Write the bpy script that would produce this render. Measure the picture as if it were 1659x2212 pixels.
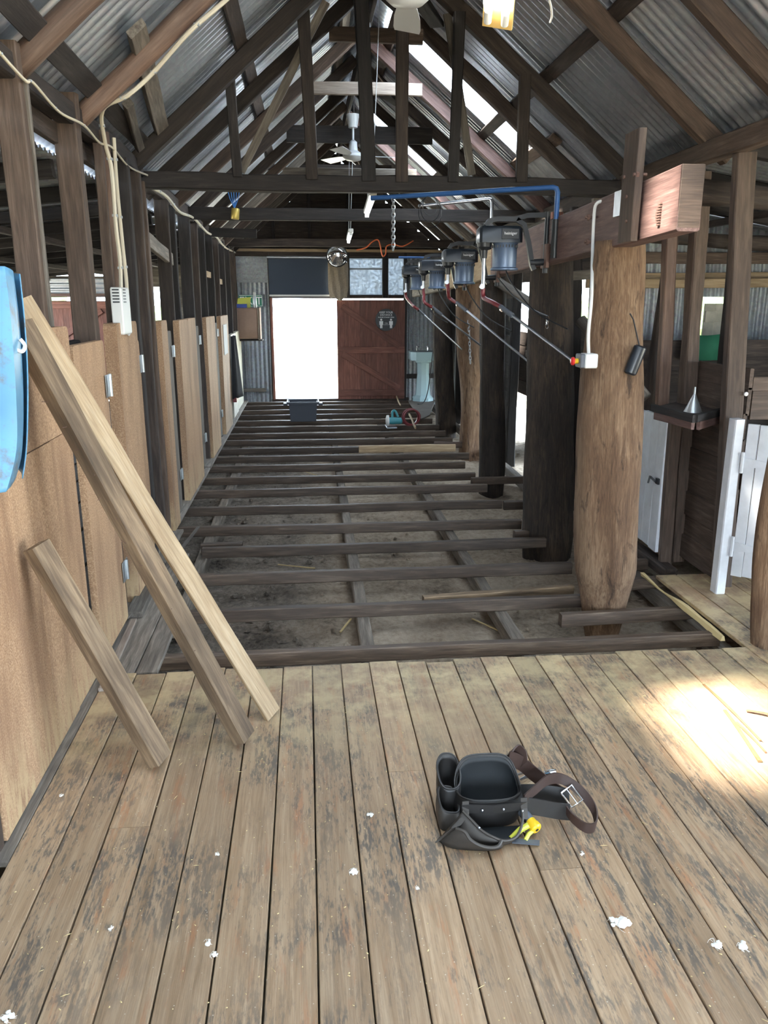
import bpy, bmesh, math, random
from mathutils import Vector as V, Matrix, noise
import numpy as np
R = random.Random(7)
sc = bpy.context.scene
col = sc.collection
for o in list(bpy.data.objects): bpy.data.objects.remove(o)

# ------------------------------------------------------------------ camera
F, CX, CY, EYE = 1700., 829.5, 1106., 1.7
_d = V(((659 - CX) / F, -(646 - CY) / F, -1.)).normalized()      # world +Y as the camera sees it
_u = V((math.sin(-.025), math.cos(-.025), 0)); _z = (_u - _u.dot(_d) * _d).normalized(); _x = _d.cross(_z)
CM = Matrix((_x, _d, _z))                                        # camera -> world rotation
cam = bpy.data.objects.new('camera', bpy.data.cameras.new('camera')); col.objects.link(cam)
cam.matrix_world = Matrix.Translation((0, 0, EYE)) @ CM.to_4x4()
cam.data.sensor_fit = 'VERTICAL'; cam.data.sensor_height = 24.; cam.data.lens = F / 2212. * 24.
cam.data.clip_start = .05; cam.data.clip_end = 300
sc.camera = cam
def ray(px, py): return CM @ V(((px - CX) / F, -(py - CY) / F, -1.))
def atZ(px, py, z=0.):
    r = ray(px, py); return V((0, 0, EYE)) + r * ((z - EYE) / r.z)
def atX(px, py, x):
    r = ray(px, py); return V((0, 0, EYE)) + r * (x / r.x)
def atY(px, py, y):
    r = ray(px, py); return V((0, 0, EYE)) + r * (y / r.y)

# ------------------------------------------------------------------ sky, sun, exposure
w = bpy.data.worlds.new('sky'); sc.world = w; w.use_nodes = True
bg = w.node_tree.nodes['Background']; bg.inputs[0].default_value = (.72, .86, 1., 1); bg.inputs[1].default_value = 11.
sun = bpy.data.objects.new('sun', bpy.data.lights.new('sun', 'SUN')); col.objects.link(sun)
sun.data.energy = 38.; sun.data.angle = math.radians(4.5); sun.data.color = (1., .93, .80)
SUND = V((.58, .22, -.78)).normalized()
sun.rotation_euler = SUND.to_track_quat('-Z', 'Y').to_euler()
def portal(loc, sx, sy, to):
    l = bpy.data.lights.new('daylight_portal', 'AREA'); l.shape = 'RECTANGLE'; l.size = sx; l.size_y = sy
    l.cycles.is_portal = True
    o = bpy.data.objects.new('daylight_portal', l); col.objects.link(o); o.location = loc
    o.rotation_euler = V(to).to_track_quat('-Z', 'Y').to_euler(); return o
sc.view_settings.view_transform = 'Standard'; sc.view_settings.look = 'None'
sc.view_settings.exposure = 0.85; sc.view_settings.gamma = 1; sc.view_settings.use_curve_mapping = False
sc.cycles.max_bounces = 7; sc.cycles.diffuse_bounces = 5; sc.cycles.glossy_bounces = 3; sc.cycles.transparent_max_bounces = 8; sc.cycles.adaptive_threshold = .05; sc.cycles.adaptive_min_samples = 16
sc.cycles.use_denoising = True; sc.cycles.sample_clamp_indirect = 6; sc.cycles.caustics_reflective = False

# ------------------------------------------------------------------ materials
MATS = {}
class NT:
    def __init__(s, name):
        s.m = bpy.data.materials.new(name); s.m.use_nodes = True; s.t = s.m.node_tree
        s.b = s.t.nodes['Principled BSDF']; s.out = s.t.nodes['Material Output']; MATS[name] = s.m
    def n(s, typ, **k):
        nd = s.t.nodes.new(typ)
        for a, v in k.items():
            if a.startswith('i_'):
                key = a[2:]; key = int(key) if key.isdigit() else key.replace('_', ' ')
                if hasattr(v, 'links'): s.t.links.new(v, nd.inputs[key])
                else: nd.inputs[key].default_value = v
            else: setattr(nd, a, v)
        return nd
    def link(s, a, b): s.t.links.new(a, b)
    def coords(s, scale=(1, 1, 1), rand=True, kind='Object'):
        v = s.n('ShaderNodeTexCoord').outputs[kind] if kind != 'World' else None
        if kind == 'World': v = s.n('ShaderNodeNewGeometry').outputs['Position']
        mp = s.n('ShaderNodeMapping'); s.link(v, mp.inputs['Vector']); mp.inputs['Scale'].default_value = scale
        if rand:
            oi = s.n('ShaderNodeObjectInfo')
            mm = s.n('ShaderNodeMath', operation='MULTIPLY', i_0=oi.outputs['Random'], i_1=37.)
            cb = s.n('ShaderNodeCombineXYZ', i_0=mm.outputs[0], i_1=mm.outputs[0], i_2=mm.outputs[0])
            s.link(cb.outputs[0], mp.inputs['Location'])
        return mp.outputs['Vector']
    def noise(s, vec, scale=5., detail=4., rough=.55, dist=0.):
        return s.n('ShaderNodeTexNoise', i_Vector=vec, i_Scale=scale, i_Detail=detail, i_Roughness=rough, i_Distortion=dist).outputs['Fac']
    def ramp(s, fac, stops):
        r = s.n('ShaderNodeValToRGB', i_Fac=fac); e = r.color_ramp.elements
        while len(e) < len(stops): e.new(.5)
        for k, (p, c) in enumerate(stops):
            e[k].position = p; e[k].color = (c if len(c) == 4 else (*c, 1)) if not isinstance(c, (int, float)) else (c, c, c, 1)
        return r.outputs['Color']
    def mix(s, fac, a, b, mode='MIX'):
        m = s.n('ShaderNodeMixRGB', blend_type=mode)
        for key, v in ((0, fac), (1, a), (2, b)):
            if hasattr(v, 'links'): s.link(v, m.inputs[key])
            else: m.inputs[key].default_value = v if not isinstance(v, tuple) or len(v) == 4 else (*v, 1)
        return m.outputs[0]
    def bump(s, h, strength=.3, dist=.01):
        b = s.n('ShaderNodeBump', i_Height=h, i_Strength=strength, i_Distance=dist); s.link(b.outputs[0], s.b.inputs['Normal'])
    def setp(s, **k):
        for a, v in k.items():
            key = a.replace('_', ' ')
            if hasattr(v, 'links'): s.link(v, s.b.inputs[key])
            else: s.b.inputs[key].default_value = v if not isinstance(v, tuple) or len(v) == 4 else (*v, 1)
        return s.m

def wood(name, dark, mid, light, rough=.75, gs=1., stain=.35, var=.35, bump=.35):
    t = NT(name); v = t.coords((1.2 * gs, 14 * gs, 14 * gs)); g = t.noise(v, 3.2, 6, .62, .4)
    f = t.noise(t.coords((4 * gs, 90 * gs, 90 * gs)), 2., 2, .5)
    c = t.ramp(g, [(.28, dark), (.52, mid), (.75, light)])
    c = t.mix(.35, c, t.ramp(f, [(.3, .25), (.7, .95)]), 'MULTIPLY')
    b = t.noise(t.coords((.9, 2.2, 2.2)), 1.7, 3, .6)
    c = t.mix(t.ramp(b, [(.42, 0.), (.7, stain)]), c, tuple(x * .35 for x in dark))
    oi = t.n('ShaderNodeObjectInfo'); hv = t.n('ShaderNodeHueSaturation', i_Color=c)
    mr = t.n('ShaderNodeMapRange', i_Value=oi.outputs['Random']); mr.inputs[3].default_value = 1 - var; mr.inputs[4].default_value = 1 + var
    t.link(mr.outputs[0], hv.inputs['Value'])
    t.bump(t.mix(.5, g, f), bump, .006)
    return t.setp(Base_Color=hv.outputs[0], Roughness=rough)
wood('wood_dark', (.024, .017, .014), (.050, .035, .028), (.095, .070, .056), .8)
wood('wood_black', (.012, .010, .010), (.024, .019, .018), (.05, .041, .038), .8)
wood('wood_brown', (.060, .038, .028), (.112, .074, .054), (.19, .135, .10), .75, stain=.5, var=.2)
wood('wood_pole', (.085, .050, .037), (.155, .095, .069), (.25, .17, .128), .65, gs=.7)
wood('wood_red', (.095, .052, .045), (.165, .093, .08), (.26, .165, .14), .65, var=.1)
wood('wood_door', (.15, .052, .036), (.25, .092, .062), (.34, .155, .11), .6, var=.2)
wood('wood_pale', (.30, .20, .11), (.44, .315, .185), (.56, .43, .28), .7, stain=.15, var=.1)
wood('wood_grey', (.10, .085, .07), (.20, .17, .14), (.34, .30, .25), .8)
def logwood(name, cols, dk, bump):
    t = NT(name); big = t.noise(t.coords((.9, 3, 3)), 1.6, 5, .6, .8); f1 = t.noise(t.coords((2.2, 34, 34)), 2.2, 8, .72, 1.2); f2 = t.noise(t.coords((7, 150, 150)), 2., 3, .6)
    c = t.ramp(t.mix(.55, big, f1), [(.36, cols[0]), (.50, cols[1]), (.64, cols[2])])
    c = t.mix(.45, c, t.ramp(f2, [(.3, .3), (.65, 1.)]), 'MULTIPLY')
    k = t.noise(t.coords((2.5, 9, 9)), 1.7, 6, .65, .6); c = t.mix(t.ramp(k, [(.56, 0.), (.66, dk)]), c, tuple(x * .35 for x in cols[0]))
    t.bump(t.mix(.35, f1, f2), bump, .012); t.setp(Base_Color=c, Roughness=.85)
logwood('wood_log', ((.10, .052, .030), (.21, .122, .068), (.37, .245, .15)), .8, .9)
logwood('wood_logdark', ((.012, .009, .008), (.040, .028, .021), (.115, .078, .052)), .7, .9)
wood('wood_joist', (.042, .028, .020), (.085, .057, .040), (.17, .125, .09), .6, var=.25)
wood('wood_used', (.10, .064, .038), (.25, .168, .098), (.42, .30, .185), .75, stain=.75, var=.1)

wood('wood_weather', (.20, .155, .125), (.33, .27, .225), (.45, .39, .33), .8, stain=.15, var=.1)
def floorwood():
    t = NT('floor_timber')
    g = t.noise(t.coords((1.1, 16, 16)), 3., 6, .62, .6)
    f = t.noise(t.coords((3, 120, 120)), 2., 2, .5)
    c = t.ramp(g, [(.25, (.245, .155, .086)), (.5, (.36, .245, .150)), (.78, (.47, .345, .225))])
    c = t.mix(.30, c, t.ramp(f, [(.3, .4), (.65, 1.)]), 'MULTIPLY')
    r1 = t.noise(t.coords((1.5, 9, 9)), 2.1, 5, .7)                      # traces of old red raddle
    c = t.mix(t.ramp(r1, [(.565, 0.), (.68, .6)]), c, (.36, .15, .065))
    wv = t.coords((1, 1, 1), rand=False, kind='World')
    wn = t.noise(wv, 1.3, 3, .6)
    scf = t.mix(.5, t.noise(t.coords((2.0, 7, 7)), 1.6, 6, .7), t.noise(t.coords((9, 40, 40)), 2.4, 4, .7))                   # black worn-in grease streaks
    m1 = t.mix(1., t.ramp(scf, [(.485, 0.), (.56, .9)]), t.ramp(wn, [(.42, .12), (.54, 1.)]), 'MULTIPLY')
    c = t.mix(m1, c, (.105, .09, .075))
    sx = t.n('ShaderNodeSeparateXYZ', i_0=wv)
    mr = t.n('ShaderNodeMapRange', i_Value=sx.outputs[1]); mr.inputs[1].default_value = 2.55; mr.inputs[2].default_value = 3.25
    sd = t.noise(wv, 5.5, 6, .7)
    sm = t.mix(1., mr.outputs[0], t.ramp(sd, [(.42, 0.), (.60, .85)]), 'MULTIPLY')
    c = t.mix(sm, c, (.52, .41, .235))                                     # fresh sawdust by the cut
    sp = t.n('ShaderNodeTexVoronoi', i_Vector=wv, i_Scale=42.).outputs['Distance']
    c = t.mix(t.ramp(sp, [(.05, .7), (.09, 0.)]), c, (.62, .55, .44))     # crumbs of wool and chaff
    oi = t.n('ShaderNodeObjectInfo'); hv = t.n('ShaderNodeHueSaturation', i_Color=c)
    m2 = t.n('ShaderNodeMapRange', i_Value=oi.outputs['Random']); m2.inputs[3].default_value = .82; m2.inputs[4].default_value = 1.15
    t.link(m2.outputs[0], hv.inputs['Value']); t.bump(t.mix(.5, g, f), .25, .004)
    t.setp(Base_Color=hv.outputs[0], Roughness=t.ramp(g, [(.3, .42), (.7, .62)]))
floorwood()

def particle():
    t = NT('particle_board'); v = t.coords((1, 1, 1))
    n1 = t.noise(v, 160, 3, .6); n2 = t.noise(t.coords((.5, 3, 3)), 2.2, 5, .6)
    c = t.ramp(n1, [(.32, (.28, .158, .088)), (.55, (.45, .278, .158)), (.72, (.62, .435, .275))])
    c = t.mix(t.ramp(n2, [(.46, 0.), (.72, .75)]), c, (.19, .10, .055))
    sx = t.n('ShaderNodeSeparateXYZ', i_0=t.coords((1, 1, 1), rand=False, kind='World'))
    lo = t.n('ShaderNodeMapRange', i_Value=sx.outputs[2]); lo.inputs[1].default_value = .32; lo.inputs[2].default_value = .02
    n3 = t.noise(t.coords((2, 9, 9)), 3., 5, .7)
    c = t.mix(t.mix(1., lo.outputs[0], t.ramp(n3, [(.42, 0.), (.55, .9)]), 'MULTIPLY'), c, (.50, .36, .20))   # scuffed foot
    t.bump(n1, .15, .003); t.setp(Base_Color=c, Roughness=.7)
particle()

def iron(name, base, metal, rough, rust=0.):
    t = NT(name); v = t.coords((1, 1, 1))
    sp = t.n('ShaderNodeTexVoronoi', i_Vector=v, i_Scale=38.).outputs['Color']
    n = t.noise(t.coords((.8, 5, 5)), 2., 5, .65)
    c = t.mix(.22, base, sp, 'OVERLAY'); bw = t.n('ShaderNodeRGBToBW', i_0=c).outputs[0]
    c = t.mix(.75, c, t.mix(1., bw, (1.0, 1.05, 1.12), 'MULTIPLY'))
    c = t.mix(t.ramp(n, [(.4, .0), (.75, .55)]), c, tuple(x * .45 for x in base))
    if rust: c = t.mix(t.ramp(t.noise(v, 6, 5, .7), [(.55, 0.), (.72, rust)]), c, (.22, .11, .06))
    oi = t.n('ShaderNodeObjectInfo'); hv = t.n('ShaderNodeHueSaturation', i_Color=c)
    m2 = t.n('ShaderNodeMapRange', i_Value=oi.outputs['Random']); m2.inputs[3].default_value = .75; m2.inputs[4].default_value = 1.2
    t.link(m2.outputs[0], hv.inputs['Value'])
    t.setp(Base_Color=hv.outputs[0], Metallic=metal, Roughness=rough)
iron('galvanised_iron', (.60, .72, .90), .8, .33)
iron('old_iron', (.30, .32, .34), .3, .55, .3)

def plain(name, c, rough=.5, metal=0., n=0., ns=20., **k):
    t = NT(name); cc = c
    if n:
        f = t.noise(t.coords((1, 1, 1)), ns, 4, .6); cc = t.mix(t.ramp(f, [(.35, n), (.65, 0.)]), c, tuple(x * .45 for x in c))
    return t.setp(Base_Color=cc, Roughness=rough, Metallic=metal, **k)
plain('white_paint', (.74, .76, .80), .45, n=.25, ns=9)
plain('cream_paint', (.55, .52, .42), .6, n=.5, ns=7)
plain('steel', (.46, .48, .52), .32, 1.)
plain('chrome', (.78, .8, .84), .12, 1.)
plain('zinc', (.55, .58, .60), .38, .9, n=.3)
plain('rust_steel', (.17, .10, .08), .7, .4, n=.4)
plain('black_plastic', (.018, .020, .024), .38)
plain('motor_blue', (.10, .145, .23), .35, .25)
plain('hood_navy', (.010, .014, .021), .32)
plain('hose_red', (.17, .022, .026), .35)
plain('pipe_blue', (.03, .10, .28), .35)
plain('pipe_black', (.015, .016, .018), .4)
plain('plastic_white', (.72, .72, .70), .4)
plain('conduit_cream', (.62, .56, .44), .45)
plain('web', (.62, .63, .64), .9)
plain('leather_black', (.017, .015, .014), .48, n=.5, ns=14)
plain('leather_worn', (.050, .042, .035), .6, n=.6, ns=10)
plain('leather_brown', (.048, .026, .020), .5, n=.4)
plain('pouch_shade', (.007, .009, .011), .6)  # near-black that stands for the shade inside the tool pouches
plain('yellow_plastic', (.75, .48, .02), .35)
plain('yellow_green', (.55, .56, .06), .4)
plain('red_plastic', (.65, .03, .03), .3)
plain('blue_plastic', (.03, .08, .42), .4)
plain('grey_plastic', (.09, .10, .12), .5)
plain('tub_grey', (.055, .065, .085), .55)
plain('blind_blue', (.045, .062, .095), .8)
plain('hessian', (.40, .33, .25), .9, n=.5, ns=60)
plain('cardboard', (.34, .22, .16), .8, n=.15)
plain('basin_green', (.36, .50, .54), .2)
plain('sign_green', (.01, .17, .10), .4)
plain('sign_black', (.010, .014, .018), .4)
plain('print_white', (.85, .86, .86), .5)
plain('paper', (.80, .80, .78), .7)
plain('cloth_green', (.02, .16, .085), .85, n=.3, ns=5)
plain('cloth_black', (.012, .013, .016), .9)
plain('rope_blue', (.05, .22, .60), .7)
plain('tin_gold', (.50, .38, .10), .35, .5)
plain('cord_orange', (.75, .16, .05), .5)
plain('saw_teal', (.05, .27, .31), .4)
plain('wool', (.78, .76, .70), .95)
plain('straw', (.62, .48, .24), .8)
plain('stick_brown', (.20, .115, .05), .8, n=.5)
plain('bark', (.22, .09, .05), .8, n=.4)
plain('mirror', (.9, .92, .94), .03, 1.)
plain('ply_yellow', (.62, .44, .16), .55)
plain('fan_white', (.66, .70, .74), .3)
plain('fence_wood', (.30, .27, .23), .8)
def soil():
    t = NT('soil'); v = t.coords((1, 1, 1), rand=False, kind='World')
    a = t.noise(v, 2.4, 6, .65); b = t.noise(v, 26, 6, .75); m = t.mix(.5, a, b)
    dk = t.ramp(m, [(.36, (.045, .038, .031)), (.5, (.18, .15, .12)), (.62, (.33, .28, .23))])       # dark crumbly litter
    sd = t.ramp(m, [(.36, (.17, .135, .10)), (.5, (.40, .32, .24)), (.64, (.54, .455, .36))])       # pale dry sand
    sx = t.n('ShaderNodeSeparateXYZ', i_0=v); mr = t.n('ShaderNodeMapRange', i_Value=sx.outputs[0]); mr.inputs[1].default_value = -.4; mr.inputs[2].default_value = .7
    k = t.mix(.5, mr.outputs[0], t.noise(v, 1.5, 4, .6))
    t.bump(b, .9, .025); t.setp(Base_Color=t.mix(t.ramp(k, [(.38, 0.), (.55, 1.)]), dk, sd), Roughness=.95)
soil()
t = NT('yard_earth'); v = t.coords((1, 1, 1), rand=False)
t.setp(Base_Color=t.ramp(t.noise(v, .6, 6, .6), [(.35, (.36, .33, .24)), (.65, (.55, .50, .40))]), Roughness=.9)
t = NT('leaf_green'); t.setp(Base_Color=t.ramp(t.noise(t.coords((1, 1, 1)), 9, 3), [(.3, (.05, .11, .03)), (.7, (.16, .26, .08))]), Roughness=.8)
def glow(name, c, s, ):
    t = NT(name); t.setp(Base_Color=(.9, .9, .9), Emission_Color=c, Emission_Strength=s)
glow('tube_light', (.95, .98, 1.), 30.)
glow('globe_light', (1., .93, .78), 30.)
t = NT('skylight_sheet')                                                   # weathered translucent roofing
tr = t.n('ShaderNodeBsdfTranslucent', i_Color=(.85, .88, .9, 1)); tp = t.n('ShaderNodeBsdfTransparent', i_Color=(.95, .97, 1, 1))
mx = t.n('ShaderNodeMixShader', i_0=.35, i_1=tp.outputs[0], i_2=tr.outputs[0]); t.link(mx.outputs[0], t.out.inputs['Surface'])
t = NT('frosted_pane')
tr = t.n('ShaderNodeBsdfTranslucent', i_Color=(.55, .60, .66, 1)); df = t.n('ShaderNodeBsdfDiffuse', i_Color=(.40, .44, .48, 1))
nz = t.noise(t.coords((1, 1, 1)), 25, 5, .7)
mx = t.n('ShaderNodeMixShader', i_0=t.ramp(nz, [(.3, .55), (.7, .9)]), i_1=tr.outputs[0], i_2=df.outputs[0]); t.link(mx.outputs[0], t.out.inputs['Surface'])

# ------------------------------------------------------------------ object helpers
W = {}
def link(o, mat=Matrix.Identity(4), parent=None):
    col.objects.link(o); W[o] = mat.copy(); o.matrix_basis = mat
    if parent is not None:
        o.parent = parent; o.matrix_parent_inverse = W[parent].inverted()
    return o
def tag(o, label=None, cat=None, group=None, kind=None):
    if label: o['label'] = label
    if cat: o['category'] = cat
    if group: o['group'] = group
    if kind: o['kind'] = kind
    return o
def thing(name, loc, label, cat, group=None):
    o = bpy.data.objects.new(name, None); o.empty_display_size = .1
    return tag(link(o, Matrix.Translation(V(loc))), label, cat, group)
def struct(name, label=None, loc=(0, 0, 0)):
    o = bpy.data.objects.new(name, None); return tag(link(o, Matrix.Translation(V(loc))), label, None, None, 'structure')
def mesh(name, vs, fs, mat, smooth=False):
    me = bpy.data.meshes.new(name); me.from_pydata([tuple(v) for v in vs], [], fs)
    me.materials.append(MATS[mat]); me.update()
    if smooth: me.polygons.foreach_set('use_smooth', [True] * len(me.polygons))
    return me
class G:
    """collects shapes given in world space; build() links them as ONE mesh object whose origin is the shapes' centre"""
    def __init__(s): s.v = []; s.f = []
    def add(s, vs, fs):
        k = len(s.v); s.v += [V(v) for v in vs]; s.f += [[i + k for i in f] for f in fs]; return s
    def box(s, a, b, bev=0.):
        x0, y0, z0 = [min(p, q) for p, q in zip(a, b)]; x1, y1, z1 = [max(p, q) for p, q in zip(a, b)]
        c = V(((x0 + x1) / 2, (y0 + y1) / 2, (z0 + z1) / 2))
        return s.obox(c, (1, 0, 0), (0, 0, 1), x1 - x0, y1 - y0, z1 - z0, bev)
    def obox(s, c, xd, zd, lx, ly, lz, bev=0.):
        x = V(xd).normalized(); z = V(zd); z = (z - z.dot(x) * x).normalized(); y = z.cross(x); c = V(c)
        b = bev or min(lx, ly, lz) * .06; hx, hy, hz = lx / 2, ly / 2, lz / 2
        vs = []; fs = []
        ring = [(hy - b, -hz), (hy, -hz + b), (hy, hz - b), (hy - b, hz), (-hy + b, hz), (-hy, hz - b), (-hy, -hz + b), (-hy + b, -hz)]
        ring2 = [(p * (1 - b / hy), q * (1 - b / hz)) for p, q in ring]
        for X, rr in ((-hx, ring2), (-hx + b, ring), (hx - b, ring), (hx, ring2)):
            vs += [c + x * X + y * p + z * q for p, q in rr]
        for k in range(3): fs += [[k * 8 + i, k * 8 + (i + 1) % 8, k * 8 + 8 + (i + 1) % 8, k * 8 + 8 + i] for i in range(8)]
        fs += [list(range(7, -1, -1)), list(range(24, 32))]
        return s.add(vs, fs)
    def tube(s, pts, r, n=8, sm=0, cap=True):
        pts = [V(p) for p in pts]
        if sm: pts = crom(pts, sm)
        rs = r if isinstance(r, (list, tuple)) else [r] * len(pts)
        if len(rs) != len(pts): rs = [rs[min(len(rs) - 1, int(i * len(rs) / len(pts)))] for i in range(len(pts))]
        k0 = len(s.v); up = V((.13, .31, .94))
        for i, p in enumerate(pts):
            d = (pts[min(i + 1, len(pts) - 1)] - pts[max(i - 1, 0)]).normalized()
            a = d.cross(up)
            if a.length < .05: a = d.cross(V((1, 0, 0)))
            a.normalize(); b = a.cross(d); up = b
            s.v += [p + (a * math.cos(t * 2 * math.pi / n) + b * math.sin(t * 2 * math.pi / n)) * rs[i] for t in range(n)]
        m = len(pts)
        for i in range(m - 1):
            s.f += [[k0 + i * n + j, k0 + i * n + (j + 1) % n, k0 + (i + 1) * n + (j + 1) % n, k0 + (i + 1) * n + j] for j in range(n)]
        if cap: s.f += [[k0 + j for j in range(n - 1, -1, -1)], [k0 + (m - 1) * n + j for j in range(n)]]
        return s
    def lathe(s, c, axis, prof, n=20, cap=True):
        """prof: list of (radius, distance along axis)"""
        d = V(axis).normalized(); a = d.cross(V((.2, .9, .3))).normalized(); b = d.cross(a); c = V(c); k0 = len(s.v)
        for r, h in prof: s.v += [c + d * h + (a * math.cos(t * 2 * math.pi / n) + b * math.sin(t * 2 * math.pi / n)) * max(r, 1e-4) for t in range(n)]
        for i in range(len(prof) - 1):
            s.f += [[k0 + i * n + j, k0 + i * n + (j + 1) % n, k0 + (i + 1) * n + (j + 1) % n, k0 + (i + 1) * n + j] for j in range(n)]
        if cap: s.f += [[k0 + j for j in range(n - 1, -1, -1)], [k0 + (len(prof) - 1) * n + j for j in range(n)]]
        return s
    def prism(s, pts, d):
        """polygon (world points) pushed along vector d"""
        n = len(pts); pts = [V(p) for p in pts]; d = V(d)
        return s.add(pts + [p + d for p in pts], [list(range(n - 1, -1, -1)), list(range(n, 2 * n))] + [[i, (i + 1) % n, n + (i + 1) % n, n + i] for i in range(n)])
    def strip(s, path, wid, th):
        """flat strap: path points, width vectors, thickness"""
        k0 = len(s.v); m = len(path)
        for i, p in enumerate(path):
            p = V(p); wv = V(wid[i] if isinstance(wid, list) else wid)
            d = (V(path[min(i + 1, m - 1)]) - V(path[max(i - 1, 0)])).normalized(); nn = d.cross(wv).normalized() * th / 2
            s.v += [p - wv / 2 - nn, p + wv / 2 - nn, p + wv / 2 + nn, p - wv / 2 + nn]
        for i in range(m - 1): s.f += [[k0 + i * 4 + j, k0 + i * 4 + (j + 1) % 4, k0 + i * 4 + 4 + (j + 1) % 4, k0 + i * 4 + 4 + j] for j in range(4)]
        s.f += [[k0 + 3, k0 + 2, k0 + 1, k0], [k0 + (m - 1) * 4 + j for j in range(4)]]
        return s
    def build(s, name, mat, parent=None, smooth=False, label=None, axis=None):
        lo = V([min(v[i] for v in s.v) for i in range(3)]); hi = V([max(v[i] for v in s.v) for i in range(3)])
        c = (lo + hi) / 2
        if axis is not None:                                   # local X along the grain
            x = V(axis).normalized(); z = V((0, 0, 1)) if abs(x.z) < .9 else V((1, 0, 0)); z = (z - z.dot(x) * x).normalized(); y = z.cross(x)
            m = Matrix.Translation(c) @ Matrix((x, y, z)).transposed().to_4x4()
        else: m = Matrix.Translation(c)
        mi = m.inverted()
        me = mesh(name, [mi @ v for v in s.v], s.f, mat, smooth)
        o = link(bpy.data.objects.new(name, me), m, parent)
        if smooth == 'auto' or smooth is True:
            bm = bmesh.new(); bm.from_mesh(me); bmesh.ops.recalc_face_normals(bm, faces=bm.faces); bm.to_mesh(me); bm.free()
            me.set_sharp_from_angle(angle=math.radians(40))
        if label: o['label'] = label
        return o
def crom(p, k):
    out = []
    for i in range(len(p) - 1):
        a, b, c, d = p[max(i - 1, 0)], p[i], p[i + 1], p[min(i + 2, len(p) - 1)]
        for j in range(k):
            t = j / k; out.append(.5 * ((2 * b) + (c - a) * t + (2 * a - 5 * b + 4 * c - d) * t * t + (3 * b - a - 3 * c + d) * t ** 3))
    return out + [p[-1]]
def frame(p0, p1, up):
    x = (p1 - p0).normalized(); z = V(up); z = z - z.dot(x) * x
    if z.length < 1e-3: z = V((0, 1, 0)) - x * x.y
    z.normalize(); y = z.cross(x)
    return Matrix.Translation((p0 + p1) / 2) @ Matrix((x, y, z)).transposed().to_4x4()
def beam(name, p0, p1, wd, ht, mat, parent=None, up=(0, 0, 1), seg=None, jit=.004, bev=None, rnd=False, bow=0.):
    """one timber: local X along the grain, wd across, ht along 'up'; slightly uneven edges"""
    p0, p1 = V(p0), V(p1); L = (p1 - p0).length; m = frame(p0, p1, up); seg = seg or max(2, min(14, int(L / .3)))
    b = bev if bev is not None else min(wd, ht) * .10; hy, hz = wd / 2, ht / 2
    ring = [(hy - b, -hz), (hy, -hz + b), (hy, hz - b), (hy - b, hz), (-hy + b, hz), (-hy, hz - b), (-hy, -hz + b), (-hy + b, -hz)]
    if rnd: ring = [(hy * math.cos(a * math.pi / 7), hz * math.sin(a * math.pi / 7)) for a in range(14)]
    n = len(ring); vs = []; fs = []; off = V((R.random() * 50, R.random() * 50, 0))
    for i in range(seg + 1):
        x = -L / 2 + L * i / seg; oy = noise.noise(off + V((x * 1.3, 0, 3))) * jit * 1.6; oz = noise.noise(off + V((x * 1.3, 7, 0))) * jit * 1.6 + bow * math.sin(math.pi * i / seg)
        for p, q in ring:
            k = noise.noise(off + V((x * 3, p * 20, q * 20))) * jit
            vs.append((x, p + k * (p > 0) - k * (p < 0) + oy, q + k * (q > 0) - k * (q < 0) + oz))
    for i in range(seg): fs += [[i * n + j, i * n + (j + 1) % n, i * n + n + (j + 1) % n, i * n + n + j] for j in range(n)]
    fs += [list(range(n - 1, -1, -1)), [seg * n + j for j in range(n)]]
    return link(bpy.data.objects.new(name, mesh(name, vs, fs, mat, rnd)), m, parent)
def log(name, path, rad, mat, parent=None, n=26, rings=48, rough=.05, flat=1.):
    """weathered trunk along path (world points, bottom to top)"""
    P = crom([V(p) for p in path], 8); m = frame(P[0], P[-1], (0, 1, 0)); mi = m.inverted(); Q = [mi @ p for p in P]; L = (P[-1] - P[0]).length
    vs = []; fs = []; off = V((R.random() * 90, 3, R.random() * 90))
    for i in range(rings + 1):
        u = i / rings * (len(Q) - 1); k = min(int(u), len(Q) - 2); c = Q[k].lerp(Q[k + 1], u - k)
        ri = i / rings * (len(rad) - 1); kr = min(int(ri), len(rad) - 2); r = rad[kr] + (rad[kr + 1] - rad[kr]) * (ri - kr)
        for j in range(n):
            a = j * 2 * math.pi / n; dx = math.cos(a); dz = math.sin(a)
            q = 1 + rough * 1.6 * noise.noise(off + V((c.x * 1.1, dx * 1.3, dz * 1.3))) + rough * noise.noise(off + V((c.x * 2.5, dx * 5, dz * 5)))
            vs.append((c.x, c.y + dx * r * q, c.z + dz * r * q * flat))
    for i in range(rings): fs += [[i * n + j, i * n + (j + 1) % n, i * n + n + (j + 1) % n, i * n + n + j] for j in range(n)]
    fs += [list(range(n - 1, -1, -1)), [rings * n + j for j in range(n)]]
    return link(bpy.data.objects.new(name, mesh(name, vs, fs, mat, True)), m, parent)
def corr_mesh(name, L, wdt, mat, pitch=.076, amp=.0115, nl=1):
    ns = int(round(wdt / pitch * 8)); vs = []; fs = []
    for i in range(nl + 1):
        for j in range(ns + 1): vs.append((-L / 2 + L * i / nl, -wdt / 2 + wdt * j / ns, amp * math.cos(j / 8 * 2 * math.pi)))
    for i in range(nl): fs += [[i * (ns + 1) + j, (i + 1) * (ns + 1) + j, (i + 1) * (ns + 1) + j + 1, i * (ns + 1) + j + 1] for j in range(ns)]
    me = mesh(name, vs, fs, mat, True); return me
def place(name, me, m, parent): return link(bpy.data.objects.new(name, me), m, parent)
def axes(c, x, z):
    x = V(x).normalized(); z = V(z); z = (z - z.dot(x) * x).normalized(); y = z.cross(x)
    return Matrix.Translation(V(c)) @ Matrix((x, y, z)).transposed().to_4x4()
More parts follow.
